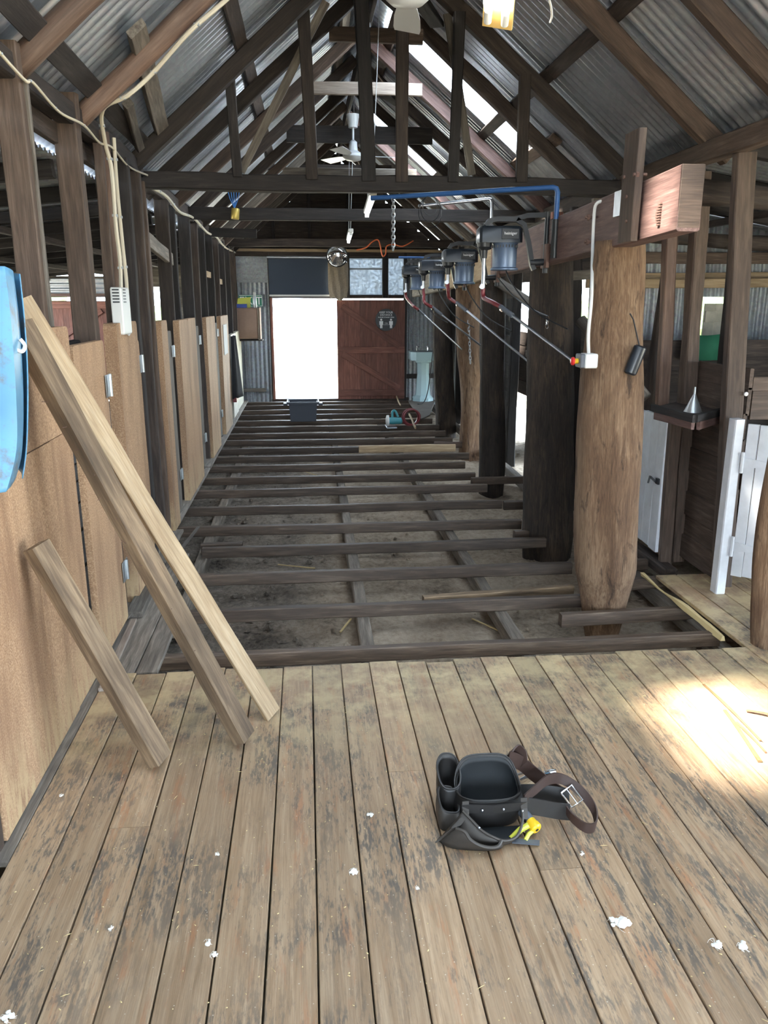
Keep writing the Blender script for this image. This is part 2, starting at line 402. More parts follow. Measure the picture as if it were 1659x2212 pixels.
def text(name, s, size, c, x, z, mat, parent, align='CENTER', th=.0006):
    cu = bpy.data.curves.new(name, 'FONT'); cu.body = s; cu.size = size; cu.align_x = align; cu.align_y = 'CENTER'; cu.extrude = th; cu.resolution_u = 3
    to = bpy.data.objects.new('tmp', cu); col.objects.link(to); dg = bpy.context.evaluated_depsgraph_get(); dg.update()
    me = bpy.data.meshes.new_from_object(to.evaluated_get(dg)); bpy.data.objects.remove(to); me.materials.clear(); me.materials.append(MATS[mat]); me.name = name
    return link(bpy.data.objects.new(name, me), axes(c, x, z), parent)

# ================================================================== FLOOR, SUBFLOOR, EARTH
BW = .137
fl = struct('floor', 'worn timber floorboards, lifted beyond the cut edge')
CUT = lambda x: 3.475 + .012 * math.sin(x * 9) + .008 * math.sin(x * 31)
def board(x0, y0, y1, wdt=BW - .005, mat='floor_timber', z=0., th=.022, name='floorboard', parent=fl):
    c = x0 + wdt / 2
    return beam(name, (c, y0, z - th / 2), (c, y1, z - th / 2), wdt, th, mat, parent, seg=4, jit=.0012, bev=.0022)
k = 0; x = -.01 + .0025 - BW * 7
while x < 4.6:
    end = CUT(x) if x < 2.10 else 4.55
    js = sorted([R.uniform(-2.6, 2.6) for _ in range(2)]) if x < 2.3 else [R.uniform(-1, 3)]
    if k == 4: js = [-1.2, 3.02]
    ys = [-3.9] + [j for j in js if j < end - .4] + [end]
    for a, b in zip(ys[:-1], ys[1:]): board(x, a, b - .0015)
    x += BW; k += 1
for xx in (-1.13, -1.27): board(xx, -3.9, 2.18, .132)
# floor strip kept along the left wall, with the pale kick strip on it
for i, (xx, y0, y1, wd) in enumerate(((-1.10, 2.2, 5.9, .13), (-.965, 3.47, 5.3, .12), (-.84, 3.48, 4.25, .10))):
    board(xx, y0, y1, wd, 'wood_grey')
for y0, y1 in ((6.1, 8.2), (8.25, 11.2), (11.2, 13.9)): board(-1.22, y0, y1, .19, 'wood_grey', z=.0)
beam('cleat', (-.945, 3.3, .010), (-.97, 4.1, .010), .035, .018, 'wood_weather', fl)
beam('cleat', (-.98, 4.15, .02), (-1.0, 5.0, .02), .09, .035, 'wood_grey', fl)
sf = struct('subfloor', 'bare joists and bearers over dry earth where the boards were lifted')
JY = [3.62, 4.22, 4.82, 5.40, 5.93, 6.55, 7.12, 7.69, 8.22, 8.75, 9.25, 9.80, 10.30, 10.85, 11.45, 12.03, 12.6, 13.1, 13.55]
JY = [y * 1.013 + .025 for y in JY]
for i, y in enumerate(JY):
    x0 = -.84 if y < 4.8 else (-.78 if y < 5.8 else -1.12); x1 = (2.16 if i == 0 else 1.66 if i == 1 else 1.75 if i < 4 else 1.70 if i < 9 else 1.85)
    z = -.022 - .0375 + R.uniform(-.006, .004)
    if i == 10:
        beam('joist', (x0, y, z), (.62, y, z), .05, .075, 'wood_joist', sf); beam('joist', (.60, y - .052, z + .012), (1.78, y - .045, z + .012), .05, .085, 'wood_pale', sf)
    else: beam('joist', (x0, y + R.uniform(-.02, .02), z), (x1, y + R.uniform(-.02, .02), z), .05, .075, 'wood_joist', sf)
for p, q, m in (((.66, 4.38, -.06), (1.62, 4.50, -.06), 'wood_used'), ((1.40, 4.05, -.065), (2.30, 4.10, -.065), 'wood_joist'), ((1.9, 4.55, -.06), (2.35, 4.6, -.06), 'wood_joist'),
                ((1.55, 5.66, -.05), (2.35, 5.72, -.05), 'wood_joist'), ((1.60, 7.52, -.05), (2.3, 7.55, -.05), 'wood_joist'), ((1.55, 9.55, -.05), (1.95, 9.55, -.05), 'wood_brown'),
                ((-.80, 5.58, -.06), (-.50, 5.58, -.06), 'wood_joist'), ((1.9, 4.95, -.06), (2.3, 4.95, -.06), 'wood_joist'), ((1.75, 6.0, -.06), (2.4, 6.0, -.06), 'wood_joist'), ((1.7, 6.6, -.06), (2.4, 6.6, -.06), 'wood_joist')):
    beam('joist', p, q, .05, .075, m, sf)
for xa, xb, y0 in ((.285, .36, 3.3), (1.12, 1.10, 3.3), (2.2, 2.2, 3.4), (-.78, -.82, 4.3)):
    for a, b in ((y0, 7.0), (6.9, 10.6), (10.5, 13.8)):
        f = lambda y: xa + (xb - xa) * (y - y0) / 10.5
        beam('bearer', (f(a), a, -.145), (f(b), b, -.145), .075, .095, 'wood_grey', sf, seg=8)
# earth: one uneven surface indoors
def terrain(name, x0, x1, y0, y1, nx, ny, hf, mat, **k):
    vs = [(x0 + (x1 - x0) * i / nx, y0 + (y1 - y0) * j / ny, 0) for j in range(ny + 1) for i in range(nx + 1)]
    vs = [(a, b, hf(a, b)) for a, b, _ in vs]
    fs = [[j * (nx + 1) + i, j * (nx + 1) + i + 1, (j + 1) * (nx + 1) + i + 1, (j + 1) * (nx + 1) + i] for j in range(ny) for i in range(nx)]
    return link(bpy.data.objects.new(name, mesh(name, vs, fs, mat, True)))
def eh(x, y):
    h = -.25 + .05 * noise.noise((x * 1.1, y * 1.1, 0)) + .025 * noise.noise((x * 4, y * 4, 3)) + .012 * noise.noise((x * 14, y * 14, 5)) + .010 * noise.noise((x * 33, y * 33, 8))
    return h
gd = terrain('ground', -1.6, 3.2, 3.0, 14.0, 190, 430, eh, 'soil'); tag(gd, 'dry crumbly earth beneath the joists', None, None, 'structure')
yd = terrain('yard', -60, 60, -60, 90, 60, 75, lambda x, y: -.42 + (.25 * noise.noise((x * .08, y * .08, 1)) if y > 22 else 0), 'yard_earth'); tag(yd, 'sunlit bare yard outside the shed', None, None, 'structure')
# clods of earth between the joists
cl = G()
for i in range(900):
    x = R.uniform(-1.0, 1.9); y = 3.5 + 10 * R.random() ** 1.6; r = R.uniform(.006, .022) * (1.3 if x < .2 else .8); c = V((x, y, eh(x, y) + r * .3))
    if x > .3 and R.random() < .5: continue
    vs = [c + V((math.cos(a) * r * R.uniform(.7, 1.2), math.sin(a) * r * R.uniform(.7, 1.2), 0)) for a in (0, 1.26, 2.5, 3.77, 5.0)] + [c + V((0, 0, r * R.uniform(.6, 1.1)))]
    cl.add(vs, [[j, (j + 1) % 5, 5] for j in range(5)])
o = cl.build('earth_clods', 'soil'); tag(o, 'crumbled clods scattered over the earth under the joists', 'earth', None, 'stuff')
for i, (p, q) in enumerate((((600, 1212), (680, 1220)), ((735, 1360), (758, 1338)), ((1020, 1330), (1095, 1360)), ((640, 1010), (690, 1025)), ((900, 1165), (960, 1168)))):
    a = atZ(*p, -.22); b = atZ(*q, -.22); a.z = eh(a.x, a.y) + .012; b.z = eh(b.x, b.y) + .014
    o = beam('timber_splinter', a, b, .012, .008, 'straw', seg=3)
    tag(o, ('long tan splinter lying on the earth left of the middle bearer', 'pale curled splinter on the earth beside the middle bearer', 'thin stick on the earth left of the right bearer', 'short splinter on the earth further up the bay', 'splinter on the earth between middle and right bearers')[i], 'splinter')

# ================================================================== ROOF
APX, APZ = .58, 3.93
SL = (APZ - 2.53) / (APX + 1.05); SR = (APZ - 2.55) / (2.27 - APX)
zl = lambda x: 2.53 + SL * (x + 1.05); zr = lambda x: 2.55 + SR * (2.27 - x)
rf = struct('ceiling', 'pitched roof of corrugated iron on rough rafters and battens')
NL = V((-SL, 0, 1)).normalized(); NR = V((SR, 0, 1)).normalized(); DL = V((1, 0, SL)).normalized(); DR = V((-1, 0, SR)).normalized()
def rafter(side, y, wd, ht, mat, rnd=False, x0=None, jit=.006):
    N, D = (NL, DL) if side < 0 else (NR, DR); e = V((-1.17, y, zl(-1.17))) if side < 0 else V((2.40, y, zr(2.40)))
    t = V((APX, y, APZ)); beam('rafter', e + N * ht / 2, t + N * ht / 2, wd, ht, mat, rf, up=N, jit=jit, rnd=rnd, seg=9)
for y, wd, m, rd in ((-3.4, .08, 'wood_pole', 1), (-2.3, .08, 'wood_pole', 1), (-1.2, .08, 'wood_pole', 1), (-.1, .08, 'wood_pole', 1), (1.0, .08, 'wood_pole', 1), (2.5, .08, 'wood_pole', 1),
                 (3.50, .115, 'wood_pole', 1), (4.38, .095, 'wood_pole', 1), (5.70, .085, 'wood_dark', 0), (6.58, .075, 'wood_dark', 0), (7.65, .075, 'wood_brown', 0), (8.6, .07, 'wood_dark', 0), (9.6, .07, 'wood_dark', 0), (10.5, .07, 'wood_brown', 0), (11.4, .07, 'wood_grey', 0), (12.3, .07, 'wood_brown', 0), (13.2, .07, 'wood_grey', 0), (13.95, .07, 'wood_dark', 0)):
    rafter(-1, y, wd, .10, m, bool(rd))
for y, wd, m in ((-3.4, .08, 'wood_brown'), (-2.3, .08, 'wood_brown'), (-1.2, .08, 'wood_brown'), (-.1, .08, 'wood_brown'), (1.0, .08, 'wood_brown'), (2.5, .08, 'wood_brown'), (3.85, .08, 'wood_brown'), (4.66, .085, 'wood_brown'), (5.92, .085, 'wood_dark'), (6.72, .075, 'wood_dark'), (7.95, .075, 'wood_red'), (8.75, .07, 'wood_dark'), (9.75, .07, 'wood_dark'), (11.0, .07, 'wood_red'), (11.7, .07, 'wood_grey'), (12.5, .07, 'wood_brown'), (13.2, .07, 'wood_grey'), (13.95, .07, 'wood_dark')):
    rafter(1, y, wd, .10, m)
def batten(side, x, y0, y1, wd=.09, ht=.035, mat='wood_dark'):
    N = NL if side < 0 else NR; z = zl(x) if side < 0 else zr(x); o = N * (.10 + ht / 2)
    beam('batten', V((x, y0, z)) + o, V((x, y1, z)) + o, wd, ht, mat, rf, up=N, seg=12, jit=.004)
for a, b in ((-4, 1.5), (1.5, 5.75), (5.75, 10.0), (10.0, 14.1)):
    for x in (-1.12, -.30, .46): batten(-1, x + .02 * R.random(), a, b, mat='wood_dark' if x < -.2 else 'wood_grey')
    for x in (2.36, 1.60, .72): batten(1, x + .02 * R.random(), a, b, mat='wood_brown' if x < 1 else 'wood_dark')
batten(1, 1.93, 6.6, 7.9, .10, .04, 'wood_brown')
# props: two short boards against the near left slope, and the low purlin under it
for p0, p1, wd, m in (((-.98, 3.0, zl(-.98) + .10), (-1.03, 5.62, zl(-1.03) + .13), .10, 'wood_black'), ((-.74, 4.15, zl(-.74) + .10), (-.90, 5.70, zl(-.9) + .10), .10, 'wood_grey'), ((-.92, 4.75, zl(-.92) + .07), (-1.02, 5.55, zl(-1.02) + .07), .05, 'wood_grey')):
    beam('prop_board', p0, p1, wd, .04, m, rf, up=NL)
for y0 in (6.2, 8.6): beam('brace_board', (1.00, y0 + .15, zr(1.0) + .03), (.70, y0 - .75, zr(.7) - .30), .10, .04, 'wood_black', rf)
# iron sheets
SO = .165
sheetL = corr_mesh('roof_sheet', 2.56, .76, 'galvanised_iron', nl=2)
skyL = corr_mesh('skylight_sheet', 1.95, .70, 'skylight_sheet', nl=2); sheetS = corr_mesh('roof_sheet_short', .80, .76, 'galvanised_iron', nl=1)
midL = V((APX, 0, APZ)) - DL * 1.14 + NL * SO; midR = V((APX, 0, APZ)) - DR * 1.14 + NR * SO
YS = [-4.0 + .684 * i for i in range(27)]
skyL_Y = []
for i, y in enumerate(YS):
    c = midL + V((0, y + .38, 0))
    Mx = axes(c, DL, NL) @ Matrix.Rotation(R.uniform(-.003, .003), 4, 'Z')
    # (from, to) along the slope, 0 at the eave: unseen translucent lengths above and behind the camera, added for sun patches and ambient light
    sk = {2: (.5, 2.2), 5: (.5, 2.2), 8: (.76, 1.26), 10: (2.0, 2.34)}.get(i)
    if sk:
        for p, q, nm in ((0., sk[0] + .04, 'roof_sheet'), (*sk, 'skylight_sheet'), (sk[1] - .04, 2.56, 'roof_sheet')):
            dy = -.19 if i == 10 and nm == 'skylight_sheet' else 0.
            place(nm, corr_mesh(nm, q - p, .38 if dy else .76, 'galvanised_iron' if nm == 'roof_sheet' else nm), Mx @ Matrix.Translation(((p + q) / 2 - 1.28, dy, .004 * (nm == 'roof_sheet'))), rf)
            if dy: place('roof_sheet', corr_mesh('roof_sheet', q - p + .06, .38, 'galvanised_iron'), Mx @ Matrix.Translation(((p + q) / 2 - 1.28, .19, .006)), rf)
        q = c + DL * ((sk[0] + sk[1]) / 2 - 1.28) + NL * .03; portal(q, sk[1] - sk[0], .7, -NL).rotation_euler = axes((0, 0, 0), DL, NL).to_euler()
    else: place('roof_sheet', sheetL, Mx, rf)
YR = [7.07 - .684 * i for i in range(17)] + [7.07 + .684 * (i + 1) for i in range(3)] + [9.60, 10.20] + [10.20 + .684 * (i + 1) for i in range(5)]
for y in YR:
    c = midR + V((0, y + .34, 0)); sky = y in (7.07, 10.20) or min(abs(y + 1.138), abs(y - .914), abs(y - 2.282)) < .01  # skylights short of the truss are unseen, added to brighten the near floor
    if sky:
        place('skylight_sheet', skyL, axes(c + DR * .33, DR, NR), rf); place('roof_sheet', sheetS, axes(c - DR * .90 + NR * .01, DR, NR), rf)
        portal(c + DR * .33 + NR * .03, 1.9, .66, -NR).rotation_euler = axes((0, 0, 0), DR, NR).to_euler()
    else: place('roof_sheet', sheetL, axes(c, DR, NR) @ Matrix.Rotation(R.uniform(-.004, .004), 4, 'Z'), rf)
rc = G()
for s, D, N in ((-1, DL, NL), (1, DR, NR)):
    t0 = V((APX, 0, APZ)) + N * (SO + .012) + D * .14; rc.obox(t0 - D * .11 + V((0, 5.05, 0)), (0, 1, 0), N, 18.3, .22, .002, .0005)
rc.build('ridge_cap', 'galvanised_iron', rf)
beam('ridge_beam', (APX, -4, APZ + .02), (APX, 14.0, APZ + .02), .035, .16, 'wood_dark', rf, seg=14)
for i, y in enumerate((6.6, 7.65, 8.6, 9.6, 10.5, 11.4, 12.3, 13.2)):
    z = (3.62, 3.50, 3.30, 3.45, 3.22, 3.40, 3.28, 3.35)[i]; xa = -1.05 + (z - 2.53) / SL; xb = 2.27 - (z - 2.55) / SR
    beam('collar_tie', (xa + .01, y + .055, z), (xb - .02, y + .055, z), .04, (.10, .10, .16, .09, .10, .09, .10, .1)[i], ('wood_brown', 'wood_weather', 'wood_black', 'wood_dark', 'wood_grey', 'wood_dark', 'wood_brown', 'wood_dark')[i], rf)

# ------------------------------------------------------------------ trusses
def P58(px, py, y=5.86): return atY(px, py, y)
tr = thing('roof_truss', (.58, 5.86, 2.48), 'heavy dark roof truss with upright struts, nearest across the bay', 'truss')
beam('tie_beam', (-1.16, 5.90, 2.475), (2.42, 5.90, 2.475), .09, .11, 'wood_black', tr, seg=14, jit=.008)
for a, b, wd, m in (((496, 178), (512, 372), .065, 'wood_black'), ((655, 40), (674, 378), .08, 'wood_dark'), ((778, -60), (797, 382), .095, 'wood_black'), ((870, -20), (866, 384), .085, 'wood_dark'), ((994, 45), (978, 384), .075, 'wood_black'), ((1132, 180), (1127, 384), .08, 'wood_dark')):
    p, q = P58(*a), P58(*b); beam('strut', q - V((0, 0, .03)), p + V((0, 0, .05)), wd, .05, m, tr, up=(0, 1, 0), jit=.006)
for a, b, y in (((522, 372), (705, 5), 5.99), ((1020, 378), (965, 30), 5.99)): beam('diagonal_brace', P58(*a, y), P58(*b, y), .055, .03, 'wood_grey', tr, up=(0, 1, 0), jit=.006)
for i, (y, z, m, xa, xb) in enumerate(((8.25, 2.50, 'wood_black', -1.2, 2.35), (12.78, 2.53, 'wood_dark', -1.25, 2.6), (10.3, 2.52, 'wood_black', -1.16, 2.4))):
    if i == 2: continue
    o = beam('tie_beam', (xa, y, z), (xb, y, z), .07, .115, m, seg=12, jit=.006)
    tag(o, ('second dark tie beam across the bay, behind the truss', 'tie beam nearest the far end wall')[i], 'beam')
o = beam('rail_stub', (-1.1, 9.9, 2.46), (-.55, 9.9, 2.44), .06, .10, 'wood_black'); tag(o, 'short sawn-off dark beam end jutting from the left wall plate', 'beam')

# ================================================================== SIDE ROOFS
for nm, xa, za, xb, zb, y0, y1, lab in (('ceiling_left', -1.28, 2.425, -5.2, 2.06, -4., 14.05, 'low iron side roof over the catching pens'), ('ceiling_right', 2.42, 2.60, 6.4, 1.95, -4., 7.25, 'low iron side roof over the right pens')):
    st = struct(nm, lab); D = (V((xb, 0, zb)) - V((xa, 0, za))); L = D.length; D.normalize(); N = V((-D.z, 0, D.x)); N = N if N.z > 0 else -N
    me = corr_mesh('side_sheet', L, .76, 'old_iron'); y = y0; sg = 1 if xb > xa else -1
    while y < y1:
        c = V(((xa + xb) / 2, y + .38, (za + zb) / 2)); place('side_sheet', me, axes(c, D, N), st); y += .684
    y = y0 + .3
    while y < y1:
        beam('side_rafter', V((xa + sg * .02, y, za)) - N * .065, V((xb, y, zb)) - N * .065, .06, .09, 'wood_black', st, up=N, seg=5); y += .92
    for f in (.25, .5, .75):
        c = V((xa + (xb - xa) * f, 0, za + (zb - za) * f)) - N * .135; beam('side_purlin', c + V((0, y0 + .1, 0)), c + V((0, y1 - .05, 0)), .05, .05, 'wood_dark', st, seg=5)
# right side roof beyond the partition is narrower
st = struct('ceiling_chute', 'narrow iron side roof over the let-go chutes')
D = V((3.3 - 2.42, 0, 2.36 - 2.60)); L = D.length; D.normalize(); N = V((-D.z, 0, D.x)); me = corr_mesh('side_sheet', L, .76, 'old_iron'); y = 7.25
while y < 14: place('side_sheet', me, axes((2.86, y + .38, 2.48), D, N), st); y += .684
y = 7.5
while y < 14: beam('side_rafter', (2.42, y, 2.52), (3.25, y, 2.30), .05, .08, 'wood_dark', st); y += .9

# ================================================================== LEFT WALL
wl = struct('wall_left', 'stud wall with particle-board pen fronts along the left')
XF = -1.05
beam('wall_plate', (-1.10, -4, 2.555), (-1.10, 5.86, 2.545), .08, .10, 'wood_dark', wl, seg=14, jit=.01)
beam('wall_plate', (-1.12, 5.9, 2.52), (-1.20, 14.0, 2.47), .08, .10, 'wood_dark', wl, seg=14, jit=.01)
beam('girt', (-1.16, -3, 2.465), (-1.16, 5.6, 2.455), .035, .09, 'wood_dark', wl, seg=10)
def stud(y, z1=2.5, wx=.10, wy=.05, m='wood_brown', x=None, z0=-.05, lean=0.):
    x = XF - wx / 2 if x is None else x
    return beam('stud', (x + lean, y, z0), (x, y, z1), wy, wx, m, wl, up=(1, 0, 0), jit=.005)
stud(3.42, 2.63, .10, .05); stud(3.45, 2.50, .02, .03, x=-1.045, m='wood_grey')
stud(4.20, 2.52, .11, .055); stud(4.235, 2.64, .075, .045)
stud(4.66, 2.56, .05, .04); beam('stud', (-1.075, 4.82, 0), (-1.075, 4.82, 2.58), .065, .065, 'wood_pole', wl, rnd=True)
stud(5.28, 2.52, .11, .08, 'wood_black'); stud(5.62, 2.50, .12, .07, 'wood_dark'); stud(5.80, 2.46, .12, .055, 'wood_brown'); stud(-.2, 2.55); stud(-1.6, 2.55); stud(1.2, 2.55); stud(2.20, 2.55, .09, .05, 'wood_black')
for i, y in enumerate((6.86, 7.22, 8.15, 8.72, 9.35, 10.15, 10.85, 11.65, 12.5, 13.35)):
    stud(y, 2.47, .11, .06, 'wood_black' if i % 3 else 'wood_dark', x=-1.13 - .004 * i)
beam('nogging', (-1.10, 5.85, 2.12), (-1.11, 7.05, 2.02), .04, .10, 'wood_grey', wl, up=(0, 0, 1))
beam('nogging', (-1.14, 9.4, 1.98), (-1.14, 10.2, 1.98), .03, .07, 'wood_pale', wl); beam('nogging', (-1.16, 10.9, 1.93), (-1.16, 11.7, 1.93), .03, .07, 'wood_pale', wl)
beam('nogging', (-1.15, 3.45, 1.46), (-1.15, 4.2, 1.46), .04, .08, 'wood_black', wl)
def panel(y0, y1, z0, z1, x=-1.02, th=.032, parent=wl, name='lining_sheet', mat='particle_board', rc=.03, lean=0.):
    r = rc; pts = [(y0, z0), (y1, z0)] + [(y1 - r + r * math.cos(a), z1 - r + r * math.sin(a)) for a in (0, .5, 1.05, 1.57)] + [(y0 + r - r * math.sin(a), z1 - r + r * math.cos(a)) for a in (0, .5, 1.05, 1.57)]
    g = G(); g.prism([(x + lean * (q - z0), p, q) for p, q in pts], (-th, 0, 0)); return g.build(name, mat, parent, axis=(0, 0, 1))
# near pen front: three sheets below, one above
panel(2.285, 2.845, .01, 1.66, -1.0, .03, rc=.01); panel(2.85, 3.135, .01, 1.165, -1.0, rc=.004); panel(3.14, 3.43, .01, 1.165, -1.005, rc=.004); panel(2.85, 3.52, 1.17, 1.59, -1.0, rc=.025)
beam('edge_cleat', (-1.03, 2.262, 0), (-1.03, 2.262, 1.6), .04, .05, 'wood_brown', wl, up=(1, 0, 0))
panel(4.40, 4.92, .0, 1.575, -1.0, .07); panel(5.86, 6.10, .0, 1.55, -1.02, .05); panel(6.80, 7.30, .0, 1.53, -1.04, .05); panel(7.305, 7.80, .0, 1.53, -1.04, .05)
panel(8.72, 9.55, .0, 1.51, -1.05, .05); panel(10.30, 11.25, .0, 1.49, -1.06, .05); panel(11.75, 12.55, .0, 1.2, -1.08, .05, mat='cream_paint'); panel(12.7, 13.7, .0, 1.2, -1.09, .05, mat='cream_paint')
def hinge(y, z, parent, x=-.998, h=.12, w2=.07):
    g = G(); g.box((x, y - w2, z - h / 2), (x + .004, y + .004, z + h / 2), .001); g.box((x, y + .006, z - h / 2), (x + .004, y + w2 * .6, z + h / 2), .001); g.lathe((x + .008, y, z - h / 2), (0, 0, 1), [(.009, 0), (.009, h)], 10); g.build('hinge', 'zinc', parent, True)
for y0, y1, z1, x, lab in ((3.56, 4.10, 1.505, -1.0, 'particle-board pen door with silver hinges, nearest of the left wall'), (4.96, 5.24, 1.45, -1.06, 'narrow recessed pen door behind the dark post on the left'), (6.12, 6.50, 1.46, -1.06, 'greyish pen door just past the charred post'), (7.85, 8.30, 1.44, -1.08, 'pen door beside the split double panel, mid left wall'), (9.6, 10.1, 1.42, -1.09, 'far pen door with a small hinge on the left wall')):
    d = thing('pen_door', (x, (y0 + y1) / 2, .02), lab, 'door', 'pen doors along the left wall')
    panel(y0, y1, .03, z1, x, .032, d, 'door_sheet', 'particle_board' if y0 < 6 else 'wood_grey')
    for z in (.30, 1.28 if y0 < 4 else 1.30): hinge(y1 + .015, z, d, x + .004, .11 if y0 < 5 else .09)

# ================================================================== END WALL
YE = 14.05
we = struct('wall_back', 'far end wall of iron sheets, posts and dark gable boards')
def hboards(parent, y, x0, x1, z0, z1, holes=(), bh=.15, mat='wood_dark', th=.022, alongY=False, name='wall_board'):
    z = z0
    while z < z1 - .01:
        h = min(bh, z1 - z); segs = [(x0, x1)]
        for a, b, c, d in holes:
            if z + h * .5 > c and z + h * .5 < d:
                segs = [s for p, q in segs for s in ((p, min(q, a)), (max(p, b), q)) if s[1] - s[0] > .03]
        for p, q in segs:
            zz = z + h / 2; o = R.uniform(-.002, .002) + .010 * (int(round(z / h)) % 2)
            A, B = ((y + o, p, zz), (y + o, q, zz)) if alongY else ((p, y + o, zz), (q, y + o, zz))
            beam(name, A, B, th, h + .010, mat, parent, seg=4, jit=.002, bev=.003)
        z += h
def vsheet(parent, x0, x1, z0, z1, y, mat='old_iron', alongY=False, name='wall_sheet'):
    me = corr_mesh(name, z1 - z0, abs(x1 - x0), mat); c = (y, (x0 + x1) / 2, (z0 + z1) / 2) if alongY else ((x0 + x1) / 2, y, (z0 + z1) / 2)
    return place(name, me, axes(c, (0, 0, 1), (-1, 0, 0) if alongY else (0, -1, 0)), parent)
vsheet(we, -1.16, -.60, -.5, .95, YE + .02); vsheet(we, -1.16, -.60, .92, 2.02, YE + .0)
G().box((-1.17, YE - .02, 1.97), (-.60, YE + .01, 2.42)).build('grey_panel', 'tub_grey' if 0 else 'old_iron', we)
vsheet(we, 1.74, 2.50, -.5, 1.40, YE + .02); vsheet(we, 1.74, 2.50, 1.36, 2.42, YE + .0); vsheet(we, 2.45, 3.05, -.5, 2.42, YE + .03)
for x, wd, m, z1 in ((-1.19, .09, 'wood_brown', 2.5), (-.585, .06, 'wood_dark', 2.45), (1.725, .055, 'wood_black', 2.45), (1.38, .10, 'wood_black', 2.45), (.74, .05, 'wood_black', 2.45)):
    z0 = 1.72 if x in (1.38, .74) else -.1
    beam('post', (x, YE - .03, z0), (x, YE - .03, z1), wd, .09, m, we, up=(0, 1, 0))
beam('header', (-1.2, YE - .02, 2.44), (3.0, YE - .02, 2.44), .10, .10, 'wood_dark', we); beam('header', (-.60, YE - .01, 1.735), (1.74, YE - .01, 1.735), .05, .05, 'wood_dark', we)
beam('header', (-1.2, YE - .09, 2.49), (3.0, YE - .09, 2.49), .02, .045, 'wood_pale', we)
beam('rail', (-1.12, YE - .04, .16), (-.72, YE - .04, .16), .04, .06, 'wood_grey', we); beam('sill', (-.62, YE, -.04), (1.80, YE, -.04), .14, .08, 'wood_dark', we); beam('sill', (-.62, YE + .02, -.28), (1.80, YE + .02, -.28), .05, .42, 'wood_dark', we)
beam('rail', (1.75, YE - .03, .38), (2.4, YE - .03, .38), .04, .08, 'wood_black', we)
beam('door_jamb', (-.575, YE - .05, 0), (-.575, YE - .05, 1.72), .035, .10, 'wood_door', we, up=(0, 1, 0))
z = 2.50
while z < 3.95:
    xa = max(-1.25, -1.05 + (z + .15 - 2.68) / SL); xb = min(2.5, 2.27 - (z + .15 - 2.68) / SR)
    if xb - xa > .1: beam('gable_board', (xa, YE + .05 + .012 * (int(z * 100 / 15) % 2), z + .075), (xb, YE + .05 + .012 * (int(z * 100 / 15) % 2), z + .075), .02, .175, 'wood_dark', we, seg=5)
    z += .15
for x in (-.5, .1, .75, 1.5): beam('gable_stud', (x, YE, 2.48), (x, YE, min(zl(x), zr(x)) + .12), .05, .06, 'wood_black', we, up=(0, 1, 0))
# left part of the end wall (seen between the studs)
hboards(we, YE + .04, -5.3, -1.2, -.5, 2.50, ((-5.3, -3.28, 2.0, 2.2), (-4.42, -3.28, -.4, 1.72), (-2.62, -2.18, 1.20, 1.82), (-1.95, -1.75, 1.3, 1.7)), .16, 'wood_grey')
beam('rail', (-5.2, YE - .04, 1.76), (-3.2, YE - .04, 1.76), .05, .06, 'wood_red', we)
me = corr_mesh('wall_sheet', 2.0, .25, 'galvanised_iron'); place('wall_sheet', me, axes((-3.9, YE - .05, 1.90), (1, 0, 0), (0, -1, 0)), we)
def reddoor(name, x0, x1, z0, z1, y, lab, rails, braces):
    d = struct(name, lab, ((x0 + x1) / 2, y, z0)); n = 12; wd = (x1 - x0) / n
    for i in range(n): beam('plank', (x0 + wd * (i + .5), y, z0), (x0 + wd * (i + .5), y, z1), wd + .004, .018 + .006 * (i % 2), 'wood_door', d, up=(0, 1, 0), seg=3, jit=.0005)
    for z in rails: beam('rail', (x0, y - .024, z), (x1, y - .024, z), .025, .11, 'wood_door', d, seg=3, jit=.002)
    for a, b in braces: beam('brace', (a[0], y - .026, a[1]), (b[0], y - .026, b[1]), .025, .10, 'wood_door', d, up=(0, 0, 1), seg=3, jit=.002)
    return d
rd = reddoor('door_1', .54, 1.715, -.01, 1.685, YE - .07, 'red-brown plank door with diagonal braces, standing beside the bright opening', (.10, .84), (((.62, 1.58), (1.62, .90)), ((.62, .78), (1.62, .17))))
reddoor('door_2', -4.4, -3.3, .02, 1.67, YE - .03, 'red plank door far off at left, seen between studs', (.1, .9, 1.60), (((-3.4, 1.52), (-4.3, .95)), ((-3.4, .8), (-4.3, .2))))
for i, (x0, x1) in enumerate(((.755, 1.345), (1.42, 1.712))):
    wn = struct('window_%d' % (i + 1), ('wide frosted pane over the red door', 'narrow frosted pane over the red door')[i], ((x0 + x1) / 2, YE, 1.76))
    G().box((x0, YE - .004, 1.765), (x1, YE + .004, 2.385)).build('pane', 'frosted_pane', wn)
    g = G()
    for a, b in (((x0 - .02, YE - .02, 1.75), (x1 + .02, YE + .02, 1.77)), ((x0 - .02, YE - .02, 2.37), (x1 + .02, YE + .02, 2.39))): g.box(a, b)
    g.build('window_frame', 'wood_black', wn)
    if i == 0: g = G(); g.box((x0, YE - .012, 2.19), (x1, YE + .012, 2.205)); g.build('glazing_bar', 'wood_grey', wn)
